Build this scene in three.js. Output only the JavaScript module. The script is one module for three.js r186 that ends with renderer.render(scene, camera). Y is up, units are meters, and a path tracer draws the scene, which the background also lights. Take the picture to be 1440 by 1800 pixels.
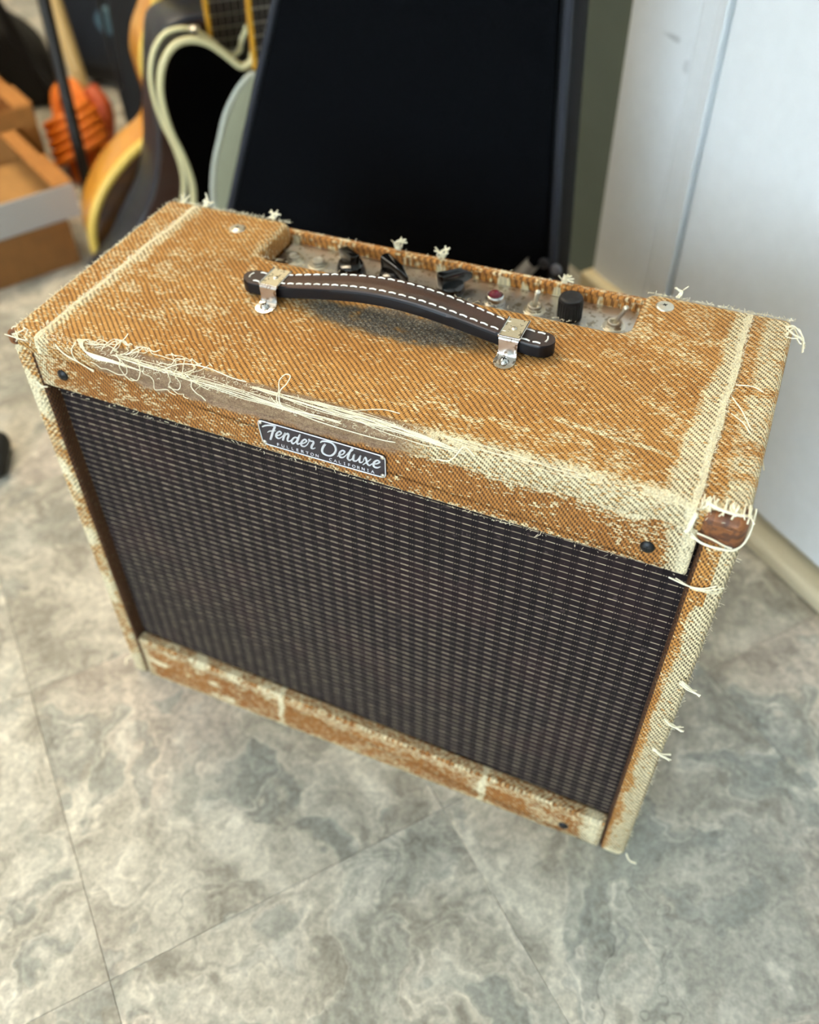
import * as THREE from 'three';
import { RoundedBoxGeometry } from 'three/addons/geometries/RoundedBoxGeometry.js';
import { mergeGeometries, mergeVertices, toCreasedNormals } from 'three/addons/utils/BufferGeometryUtils.js';
import { FontLoader } from 'three/addons/loaders/FontLoader.js';
import { TextGeometry } from 'three/addons/geometries/TextGeometry.js';
import { RectAreaLightUniformsLib } from 'three/addons/lights/RectAreaLightUniformsLib.js';

// ---------------------------------------------------------------- camera, light, exposure
const scene = new THREE.Scene();
const camera = new THREE.PerspectiveCamera(59.31, 1440 / 1800, 0.02, 40);
camera.position.set(0.47705, 0.77382, 0.36343);
camera.up.set(-0.27375, 0.69122, -0.66879);
camera.lookAt(0.47705 - 0.28292, 0.77382 - 0.72246, 0.36343 - 0.63088);
camera.focus = 0.575;
camera.userData.fStop = 3.8;
camera.updateProjectionMatrix();
scene.background = new THREE.Color(0.7, 0.86, 1.0);
scene.backgroundIntensity = 14;
const renderer = new THREE.WebGLRenderer({ antialias: true });
renderer.toneMapping = THREE.LinearToneMapping;
renderer.toneMappingExposure = 1.3;
renderer.shadowMap.enabled = true;
renderer.shadowMap.type = THREE.PCFSoftShadowMap;
RectAreaLightUniformsLib.init();
// ceiling troffers: [s along the back wall, t out from it, width, length, colour, nits]
const TROFFERS = [
  [-1.15, 0.85, 0.6, 1.2, [1.0, 0.83, 0.58], 17],
  [-0.55, 2.3, 0.6, 1.2, [1.0, 0.92, 0.8], 4],
];
// the room's own axes: E1 runs along the back wall towards the right, E2 out of it into the room
const E1 = new THREE.Vector3(0.7776, 0, 0.6288), E2 = new THREE.Vector3(-0.6288, 0, 0.7776);
const ROOM0 = new THREE.Vector3(0.24, 0, -0.88), ROOM_TURN = -Math.atan2(E1.z, E1.x);
const room = (s, t, y = 0) => ROOM0.clone().addScaledVector(E1, s).addScaledVector(E2, t).setY(y);
const S0 = -2.9, S1 = 3.4, T1 = 3.5, CEIL = 2.6;

// ---------------------------------------------------------------- helpers
let seed = 12345;
const rnd = () => { seed = (seed * 1664525 + 1013904223) >>> 0; return seed / 4294967296; };
const rr = (a, b) => a + (b - a) * rnd();
const clamp = (x, a = 0, b = 1) => (x < a ? a : x > b ? b : x);
const sst = (a, b, x) => { const t = clamp((x - a) / (b - a)); return t * t * (3 - 2 * t); };
const mix = (a, b, t) => a + (b - a) * t;
const mix3 = (a, b, t) => [mix(a[0], b[0], t), mix(a[1], b[1], t), mix(a[2], b[2], t)];
const h2 = (i, j, k = 0) => {
  let h = Math.imul(i | 0, 374761393) ^ Math.imul(j | 0, 668265263) ^ Math.imul(k | 0, 2147483647 ^ 974711);
  h = Math.imul(h ^ (h >>> 13), 1274126177); h ^= h >>> 16; h = Math.imul(h, 2246822519); h ^= h >>> 13;
  return (h >>> 0) / 4294967296;
};
function noise(x, y, k = 0) {
  const i = Math.floor(x), j = Math.floor(y); let u = x - i, v = y - j;
  u = u * u * (3 - 2 * u); v = v * v * (3 - 2 * v);
  const a = h2(i, j, k), b = h2(i + 1, j, k), c = h2(i, j + 1, k), d = h2(i + 1, j + 1, k);
  return a + (b - a) * u + (c - a) * v + (a - b - c + d) * u * v;
}
const fbm = (x, y, k = 0, o = 4) => { let s = 0, a = 0.5, n = 0; for (let q = 0; q < o; q++) { s += a * noise(x, y, k + q); n += a; x *= 2.03; y *= 2.03; a *= 0.5; } return s / n; };
// a colour map (sRGB 0..255) and, if asked, a height map from one function of the pixel
function texture(w, h, fn, { wrap = THREE.ClampToEdgeWrapping, bump = false } = {}) {
  const c = new Uint8Array(w * h * 4), b = bump ? new Uint8Array(w * h * 4) : null, out = [0, 0, 0, 0.5];
  for (let j = 0; j < h; j++) for (let i = 0; i < w; i++) {
    fn((i + 0.5) / w, (j + 0.5) / h, out);
    const o = (j * w + i) * 4;
    c[o] = clamp(out[0], 0, 255); c[o + 1] = clamp(out[1], 0, 255); c[o + 2] = clamp(out[2], 0, 255); c[o + 3] = 255;
    if (b) { b[o] = b[o + 1] = b[o + 2] = clamp(out[3]) * 255; b[o + 3] = 255; }
  }
  const mk = (d, srgb) => {
    const t = new THREE.DataTexture(d, w, h, THREE.RGBAFormat); t.wrapS = t.wrapT = wrap;
    t.magFilter = THREE.LinearFilter; t.minFilter = THREE.LinearMipmapLinearFilter; t.generateMipmaps = true; t.anisotropy = 8;
    if (srgb) t.colorSpace = THREE.SRGBColorSpace; t.needsUpdate = true; return t;
  };
  return { map: mk(c, true), bumpMap: b ? mk(b, false) : undefined };
}
const std = (p) => new THREE.MeshStandardMaterial(p);
const phys = (p) => new THREE.MeshPhysicalMaterial(p);
const usedNames = new Map();
const numbered = (n) => { const k = usedNames.get(n) || 0; usedNames.set(n, k + 1); return k ? `${n}_${String(k).padStart(3, '0')}` : n; };
function shade(m) { m.castShadow = true; m.receiveShadow = true; return m; }
function part(name, geo, mat, parent, label) {
  const m = shade(new THREE.Mesh(geo, mat)); m.name = numbered(name); parent.add(m);
  if (label) m.userData.label = label;
  return m;
}
function thing(name, label, category, group, pos) {
  const g = new THREE.Group(); g.name = numbered(name); scene.add(g);
  g.userData.label = label; g.userData.category = category; if (group) g.userData.group = group;
  if (pos) g.position.set(...pos);
  return g;
}
function struct(name, geo, mat) { const m = shade(new THREE.Mesh(geo, mat)); m.name = name; m.userData.kind = 'structure'; scene.add(m); return m; }
const V = (x, y, z) => new THREE.Vector3(x, y, z);
const box = (x0, y0, z0, x1, y1, z1) => new THREE.BoxGeometry(x1 - x0, y1 - y0, z1 - z0).translate((x0 + x1) / 2, (y0 + y1) / 2, (z0 + z1) / 2);
const rbox = (x0, y0, z0, x1, y1, z1, r, s = 3) => new RoundedBoxGeometry(x1 - x0, y1 - y0, z1 - z0, s, r).translate((x0 + x1) / 2, (y0 + y1) / 2, (z0 + z1) / 2);
const strip = (g) => { const o = g.index ? g.toNonIndexed() : g; for (const k of Object.keys(o.attributes)) if (!['position', 'normal', 'uv'].includes(k)) o.deleteAttribute(k); return o; };
const merge = (l) => mergeGeometries(l.map(strip));
const tube = (pts, r, seg = 16, rad = 6, closed = false) => new THREE.TubeGeometry(new THREE.CatmullRomCurve3(pts, closed, 'centripetal'), seg, r, rad, closed);
const cyl = (r0, r1, h, n = 28) => new THREE.CylinderGeometry(r0, r1, h, n);
// extrude a 2-D outline with a rounded edge, keeping the outline's own size; depth runs 0..d
function slab(shape, d, r, seg = 4, curve = 10) {
  const g = new THREE.ExtrudeGeometry(shape, { depth: d - 2 * r, bevelEnabled: r > 0, bevelSize: r, bevelThickness: r, bevelOffset: -r, bevelSegments: seg, curveSegments: curve });
  g.translate(0, 0, r);
  return toCreasedNormals(g, 0.6);
}
function setUV(g, fn) {
  const p = g.attributes.position, n = g.attributes.normal, uv = new Float32Array(p.count * 2);
  for (let i = 0; i < p.count; i++) { const [u, v] = fn(p.getX(i), p.getY(i), p.getZ(i), n.getX(i), n.getY(i), n.getZ(i)); uv[2 * i] = u; uv[2 * i + 1] = v; }
  g.setAttribute('uv', new THREE.BufferAttribute(uv, 2)); return g;
}
function warp(g, fn) {
  const p = g.attributes.position;
  for (let i = 0; i < p.count; i++) { const q = fn(p.getX(i), p.getY(i), p.getZ(i)); p.setXYZ(i, q[0], q[1], q[2]); }
  return g;
}
function polyShape(pts) { const s = new THREE.Shape(); s.moveTo(...pts[0]); for (const p of pts.slice(1)) s.lineTo(...p); s.closePath(); return s; }
function roundPoly(pts, radii) {
  const s = new THREE.Shape(), n = pts.length;
  for (let i = 0; i < n; i++) {
    const p = pts[i], a = pts[(i + n - 1) % n], b = pts[(i + 1) % n], r = Array.isArray(radii) ? radii[i] : radii;
    const la = Math.hypot(a[0] - p[0], a[1] - p[1]), lb = Math.hypot(b[0] - p[0], b[1] - p[1]);
    const q0 = [p[0] + (a[0] - p[0]) * r / la, p[1] + (a[1] - p[1]) * r / la], q1 = [p[0] + (b[0] - p[0]) * r / lb, p[1] + (b[1] - p[1]) * r / lb];
    if (i) s.lineTo(...q0); else s.moveTo(...q0);
    s.quadraticCurveTo(p[0], p[1], q1[0], q1[1]);
  }
  s.closePath(); return s;
}

// ---------------------------------------------------------------- the setting
const wallWhite = std({ color: 0xe9ecef, roughness: 0.7 });
{
  const boxRoom = (name, s0, s1, t0, t1, y0, y1, mat) => {
    const m = struct(name, new THREE.BoxGeometry(s1 - s0, y1 - y0, t1 - t0), mat);
    m.position.copy(room((s0 + s1) / 2, (t0 + t1) / 2, (y0 + y1) / 2)); m.rotation.y = ROOM_TURN; return m;
  };
  const plaster = texture(512, 512, (u, v, o) => { const n = fbm(u * 60, v * 60, 3, 3); const q = 92 + 10 * n; o[0] = q - 2; o[1] = q + 10; o[2] = q + 2; o[3] = n; }, { wrap: THREE.RepeatWrapping, bump: true });
  const wallMat = std({ map: plaster.map, bumpMap: plaster.bumpMap, bumpScale: 0.0006, roughness: 0.85 });
  boxRoom('wall_back', S0, S1, -0.12, 0, 0, CEIL, wallMat);
  const paint = std({ color: 0xd9d6cf, roughness: 0.85 });
  boxRoom('wall_left', S0 - 0.12, S0, -0.12, T1 + 0.12, 0, CEIL, paint);
  boxRoom('ceiling', S0 - 0.12, S1 + 0.12, -0.12, T1 + 0.12, CEIL, CEIL + 0.12, std({ color: 0xf0efec, roughness: 0.9 }));
  // front wall with a wide shop window behind the camera
  const pane = phys({ color: 0xffffff, transmission: 1, thickness: 0, roughness: 0, ior: 1.5 }), Y0 = 0.6, Y1 = 2.35;
  const g = (a, b, y0, y1, d = 0.12) => new THREE.BoxGeometry(b - a, y1 - y0, d).translate((a + b) / 2, (y0 + y1) / 2, 0);
  const windowWall = (wall, win, L0, L1, W0, W1, at, turn) => {
    const w = struct(wall, merge([g(L0, W0, 0, CEIL), g(W1, L1, 0, CEIL), g(W0, W1, 0, Y0), g(W0, W1, Y1, CEIL)]), paint);
    w.position.copy(at); w.rotation.y = turn;
    const m = (W0 + W1) / 2, f = struct(win, merge([g(W0, W1, Y0, Y0 + 0.05, 0.07), g(W0, W1, Y1 - 0.05, Y1, 0.07), g(W0, W0 + 0.05, Y0, Y1, 0.07), g(W1 - 0.05, W1, Y0, Y1, 0.07), g(m - 0.02, m + 0.02, Y0, Y1, 0.07)]), wallWhite);
    f.position.copy(at); f.rotation.y = turn;
    for (const [a, b] of [[W0 + 0.05, m - 0.02], [m + 0.02, W1 - 0.05]]) part('pane', g(a, b, Y0 + 0.05, Y1 - 0.05, 0.006), pane, f);
  };
  windowWall('wall_front', 'window_1', S0, S1, 1.35, 3.2, room(0, T1 + 0.06), ROOM_TURN);
  boxRoom('wall_right', S1, S1 + 0.12, -0.12, T1 + 0.12, 0, CEIL, paint);

  // white door leaf with casing, sill strip
  const scuff = texture(512, 1024, (u, v, o) => {
    const n = fbm(u * 8, v * 16, 21, 4), f = fbm(u * 90, v * 160, 25, 2), d = sst(0.85, 0.89, noise(u * 40, v * 80, 29)) * sst(0.5, 0.7, noise(u * 5, v * 9, 31));
    const q = 236 - 8 * n - 5 * f - 70 * d; o[0] = q - 3; o[1] = q + 1; o[2] = q + 2; o[3] = 0.5 + 0.3 * f;
  }, { wrap: THREE.RepeatWrapping, bump: true });
  const doorMat = std({ map: scuff.map, bumpMap: scuff.bumpMap, bumpScale: 0.0003, roughness: 0.38 });
  const TA = 0.155, SH = 0.31;                    // the leaf stands proud of the wall
  const place = (m, s, t, y = 0) => { m.position.copy(room(s, t, y)); m.rotation.y = ROOM_TURN; return m; };
  const muv = (g) => setUV(g, (x, y, z, nx) => [(Math.abs(nx) > 0.6 ? z : x) * 1.1, y * 0.55]);
  const leaf = place(struct('door_1', muv(rbox(0, 0.034, -0.04, 0.86, 2.03, 0, 0.003, 2)), doorMat), SH + 0.012, TA);
  part('door_edge_strip', rbox(-0.010, 0.034, -0.035, -0.004, 2.03, 0.003, 0.0015, 2), doorMat, leaf);
  part('door_handle', merge([cyl(0.028, 0.028, 0.008).rotateX(Math.PI / 2).translate(0.79, 1.0, 0.004), tube([V(0.79, 1, 0.008), V(0.79, 1, 0.05), V(0.74, 1, 0.055), V(0.68, 1, 0.055)], 0.009, 20, 8)]), std({ color: 0xb8b8b8, metalness: 1, roughness: 0.3 }), leaf);
  const jamb = place(struct('trim_1', muv(merge([
    rbox(0.124, 0, 0, 0.232, 2.1, 0.105, 0.004, 2), rbox(0.226, 0, 0, 0.246, 2.1, 0.099, 0.003, 2), rbox(0.242, 0, 0, 0.276, 2.1, 0.118, 0.006, 3),
    rbox(0.272, 0, 0, 0.292, 2.1, 0.126, 0.005, 2), rbox(0.289, 0, 0, SH - 0.002, 2.1, 0.137, 0.004, 2)])), doorMat), 0, 0);
  const sill = place(struct('trim_2', rbox(SH + 0.0, 0, 0.0, 1.3, 0.022, TA + 0.02, 0.008, 3), std({ color: 0xcdc2a4, roughness: 0.5 })), 0, 0);
  part('floor_patch_block', rbox(0.118, 0, 0.04, 0.25, 0.118, 0.121, 0.005, 2), std({ color: 0xd8c9a2, roughness: 0.55 }), jamb, 'added cream block at the casing foot, standing in for pale floor');  // added block, stands in for a pale patch of floor
  void sill;
}

// floor: stone-look vinyl tiles on a subfloor
{
  const stone = texture(2048, 2048, (u, v, o) => {
    const P = 12; // lattice cells per repeat
    const pn = (x, y, k) => { // periodic value noise
      const i = Math.floor(x), j = Math.floor(y); return [i, j, x - i, y - j, k];
    };
    const per = (f, k) => { const [i, j, a, b] = pn(u * f, v * f, k); const s = a * a * (3 - 2 * a), t = b * b * (3 - 2 * b); const H = (p, q) => h2((p % f + f) % f, (q % f + f) % f, k); return mix(mix(H(i, j), H(i + 1, j), s), mix(H(i, j + 1), H(i + 1, j + 1), s), t); };
    const perw = (f, k, du, dv) => { const x = u * f + du * f, y = v * f + dv * f, i = Math.floor(x), j = Math.floor(y); const a = x - i, b = y - j, s = a * a * (3 - 2 * a), t = b * b * (3 - 2 * b); const H = (p, q) => h2(((p % f) + f) % f, ((q % f) + f) % f, k); return mix(mix(H(i, j), H(i + 1, j), s), mix(H(i, j + 1), H(i + 1, j + 1), s), t); };
    const wx = (per(P, 1) - 0.5) * 0.05 + (per(P * 4, 2) - 0.5) * 0.02 + (per(P * 13, 15) - 0.5) * 0.006, wy = (per(P, 3) - 0.5) * 0.05 + (per(P * 4, 4) - 0.5) * 0.02 + (per(P * 13, 16) - 0.5) * 0.006;
    const big = 0.6 * perw(9, 5, wx, wy) + 0.4 * perw(21, 6, wx, wy);
    const mid = 0.5 * perw(34, 7, wx, wy) + 0.3 * perw(71, 8, wx, wy) + 0.2 * perw(150, 9, wx, wy);
    const fine = 0.5 * per(300, 10) + 0.5 * per(700, 11);
    // worn stone print: soft clouds, rough-edged flakes, a few hairline cracks
    const flake = perw(14, 12, wx * 1.6, wy * 1.6) * 0.62 + mid * 0.38, fl2 = perw(26, 20, wx * 2, wy * 2) * 0.55 + mid * 0.45;
    const edge = (f, t, w) => sst(t - w, t, f) * (1 - sst(t, t + w * 1.6, f));
    const vein = 1 - Math.abs(perw(13, 13, wx * 2.2, wy * 2.2) * 2 - 1), crack = 0.6 * sst(0.978, 0.999, vein) * sst(0.6, 0.76, perw(17, 14, wx, wy));
    let c = mix3([160, 153, 137], [190, 183, 165], sst(0.3, 0.66, mid * 0.6 + big * 0.45));
    c = mix3(c, [186, 170, 154], 0.55 * sst(0.52, 0.72, perw(7, 18, wx, wy)));
    c = mix3(c, [142, 142, 131], 0.5 * sst(0.54, 0.63, flake));
    c = mix3(c, [128, 128, 119], 0.6 * sst(0.625, 0.665, fl2));
    c = mix3(c, [205, 198, 181], 0.5 * edge(flake, 0.55, 0.02) + 0.42 * sst(0.56, 0.72, perw(55, 19, wx, wy)) * sst(0.45, 0.6, mid));
    const k = 1 + (fine - 0.5) * 0.26 + (mid - 0.5) * 0.26 + (perw(120, 23, wx * 3, wy * 3) - 0.5) * 0.16 - 0.28 * crack - 0.10 * edge(fl2, 0.625, 0.015);
    o[0] = c[0] * k; o[1] = c[1] * k; o[2] = c[2] * k; o[3] = 0.45 + 0.4 * (mid - 0.5) + 0.1 * edge(flake, 0.55, 0.02) - 0.3 * crack - 0.12 * sst(0.55, 0.62, flake) + 0.15 * (fine - 0.5);
  }, { wrap: THREE.RepeatWrapping, bump: true });
  const tileMat = std({ map: stone.map, bumpMap: stone.bumpMap, bumpScale: 0.0009, roughness: 0.46 });
  const fl = struct('floor', new THREE.BoxGeometry(S1 - S0 + 0.24, 0.1, T1 + 0.24), std({ color: 0x59554c, roughness: 0.9 }));
  fl.position.copy(room((S0 + S1) / 2, T1 / 2, -0.053)); fl.rotation.y = ROOM_TURN;
  const TILE = 0.305, geos = [];
  for (let k = 0; k < 16; k++) {
    const g = rbox(-TILE / 2 + 0.00015, -0.003, -TILE / 2 + 0.00015, TILE / 2 - 0.00015, 0, TILE / 2 - 0.00015, 0.0004, 1);
    const ou = h2(k, 5, 41), ov = h2(k, 6, 42), rot = k & 3;
    setUV(g, (x, y, z) => { for (let q = 0; q < rot; q++) [x, z] = [-z, x]; return [ou + x / 1.22, ov + z / 1.22]; });
    geos.push(g);
  }
  // seams pass through (0.018, 0.143), (0.363, 0.039) along E1 and (0.18, 0.225) across
  const oT = V(0.018 - ROOM0.x, 0, 0.143 - ROOM0.z).dot(E2), oS = V(0.18 - ROOM0.x, 0, 0.225 - ROOM0.z).dot(E1);
  const inv = new THREE.Matrix4();
  fl.updateMatrixWorld(); inv.copy(fl.matrixWorld).invert();
  const a0 = Math.floor((S0 - oS) / TILE), a1 = Math.ceil((S1 - oS) / TILE), b0 = Math.floor((0 - oT) / TILE), b1 = Math.ceil((T1 - oT) / TILE);
  for (let a = a0; a < a1; a++) for (let b = b0; b < b1; b++) {
    const m = part('tile', geos[Math.floor(h2(a, b, 77) * 16)], tileMat, fl);
    m.position.copy(room(oS + (a + 0.5) * TILE, oT + (b + 0.5) * TILE, 0)).applyMatrix4(inv);
  }
}

// ceiling lights
TROFFERS.forEach(([s, t, w, l, c, nits], i) => {
  const g = thing('ceiling_light', ['warm white rectangular ceiling light above the guitars and boxes', 'white rectangular ceiling light nearest the shop window'][i], 'ceiling light');
  g.position.copy(room(s, t, CEIL)); g.rotation.y = ROOM_TURN;
  part('frame', merge([box(-w / 2 - 0.03, -0.05, -l / 2 - 0.03, w / 2 + 0.03, 0, -l / 2), box(-w / 2 - 0.03, -0.05, l / 2, w / 2 + 0.03, 0, l / 2 + 0.03), box(-w / 2 - 0.03, -0.05, -l / 2, -w / 2, 0, l / 2), box(w / 2, -0.05, -l / 2, w / 2 + 0.03, 0, l / 2)]), std({ color: 0xf2f2f2, roughness: 0.5 }), g);
  const em = new THREE.Color().setRGB(...c);
  part('light_panel', box(-w / 2, -0.03, -l / 2, w / 2, 0, l / 2), std({ color: 0xffffff, emissive: em, emissiveIntensity: 1.6, roughness: 0.6 }), g);
  const rl = new THREE.RectAreaLight(em, nits, w, l);
  rl.position.set(0, -0.055, 0); rl.rotation.x = -Math.PI / 2; rl.name = 'panel_light'; g.add(rl);
});

// ---------------------------------------------------------------- tweed cloth
const GOLD = [174, 121, 55], GOLD2 = [190, 140, 74], DARK = [72, 42, 12], CREAM = [238, 224, 184], GREYDARK = [74, 62, 42];
// u, v in millimetres on the cloth; wear = share of yarns rubbed to cream, fray = loose cream fibre, dirt = dark grime
function tweed(u, v, pu, step, n, wear, fray, dirt, tint, o) {
  const wu = u + (noise(u * 0.07, v * 0.08, 51) - 0.5) * 1.3, wv = v + (noise(u * 0.07, v * 0.08, 53) - 0.5) * 1.3;
  const ci = wu / pu, i = Math.floor(ci), fu = ci - i;
  const y = (wv - i * step) / step, row = Math.floor(y), fy = y - row, k = ((row % n) + n) % n;
  const rh = h2(i, row, 55), rh2 = h2(i, row, 57);
  // the dark weft dash shows at one place in n
  let m = 0;
  const dv = ((y % n) + n) % n; // 0..n
  const half = (n === 4 ? 0.66 + 0.3 * noise(u * 0.025, v * 0.04, 56)   : 0.76) + 0.12 * (rh - 0.5), cy = 0.5 * n, e = Math.abs(dv - cy);
  m = (1 - sst(half - 0.18, half + 0.22, e)) * (1 - sst(0.24, 0.47, Math.abs(fu - 0.5))) * (0.7 + 0.3 * h2(i, Math.floor(y / n), 59));
  const bulge = 0.5 + 0.5 * Math.cos((fu - 0.5) * 2.6) * (0.75 + 0.25 * Math.cos(fy * 6.283));
  const tn = fbm(u * 0.03, v * 0.03, 61, 3);
  let c = mix3(GOLD, GOLD2, clamp(tn * 1.4 - 0.2 + (rh - 0.5) * 0.5));
  c = [c[0] * tint[0], c[1] * tint[1], c[2] * tint[2]];
  const lip = (1 - sst(0.1, 0.35, Math.abs(e - half - 0.25))) * 0.16 * h2(i, row, 58);
  const kk = 0.87 + lip + 0.2 * bulge + (rh2 - 0.5) * 0.14;  // yarn crowns and dash edges lightened: highlights painted into the colour
  c = [c[0] * kk, c[1] * kk, c[2] * kk];
  // rubbed yarns: short cream dashes lying across the warp
  const ri = Math.floor(wu / (pu * 1.9) + h2(0, Math.floor(wv / (step * 0.62)), 63)), rj = Math.floor(wv / (step * 0.62));
  const cm = h2(ri, rj, 65) < wear ? 1 : 0, cf = wv / (step * 0.62) - rj;
  const cream = cm * (1 - sst(0.3, 0.55, Math.abs(cf - 0.5)) * (1 - 0.75 * sst(0.5, 0.95, wear)));
  const cs = 0.86 + 0.22 * h2(ri, rj, 67);
  c = mix3(c, [CREAM[0] * cs, CREAM[1] * cs, CREAM[2] * cs], cream * 0.92);
  const dk = mix3(DARK, GREYDARK, sst(0.3, 0.8, wear));
  c = mix3(c, dk, m * 0.92 * (1 - 0.45 * cream * (1 - sst(0.6, 0.9, wear))));
  let h = 0.3 + 0.4 * bulge - 0.4 * m + 0.25 * cream;
  if (fray > 0.01) {
    const a = noise(u * 1.1, v * 1.1, 71) + 0.6 * noise(u * 3.1, v * 3.1, 73), ff = sst(0.35, 0.75, fray * 1.25 + (a - 0.8) * 0.6);
    const s = 0.78 + 0.3 * noise(u * 2.3, v * 0.9, 75);
    c = mix3(c, [CREAM[0] * s, CREAM[1] * s, CREAM[2] * s], ff); h = mix(h, 0.5 + 0.3 * a * 0.5, ff);
  }
  if (dirt > 0.01) { const a = noise(u * 1.4, v * 1.4, 81), d = clamp(dirt * (0.55 + 0.9 * a)); const fl = sst(0.62, 0.78, noise(u * 1.3 + v * 0.5, v * 2.1, 83)); c = mix3(c, mix3([84, 78, 70], [182, 174, 158], fl), d * 0.9); }
  o[0] = c[0]; o[1] = c[1]; o[2] = c[2]; o[3] = h;
}
function clothMat(w, h, fn) { const t = texture(w, h, fn, { bump: true }); return std({ map: t.map, bumpMap: t.bumpMap, bumpScale: 0.0009, roughness: 0.82 }); }
const WHITE1 = [1, 1, 1];

// ---------------------------------------------------------------- the amplifier
const W = 0.508, H = 0.4101, ZF = -0.0129, ZB = -0.2215, TH = 0.019, RB = 0.006, FT = Math.atan2(0.0129, 0.4101);
const amp = thing('guitar_amplifier', 'worn brown tweed guitar amplifier with frayed edges, brown leather handle and dark grille cloth', 'amplifier');
const TOPM = new THREE.Matrix4().makeTranslation(W / 2, H, 0).multiply(new THREE.Matrix4().makeRotationZ(0.0118)).multiply(new THREE.Matrix4().makeTranslation(-W / 2, -H, 0));
const FRONTM = new THREE.Matrix4().makeRotationX(-FT);          // front plane leans back a little
const topPart = (name, geo, mat, label) => part(name, geo.applyMatrix4(TOPM), mat, amp, label);
const frontPart = (name, geo, mat, label) => part(name, geo.applyMatrix4(FRONTM), mat, amp, label);
const FH = H / Math.cos(FT);
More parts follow.
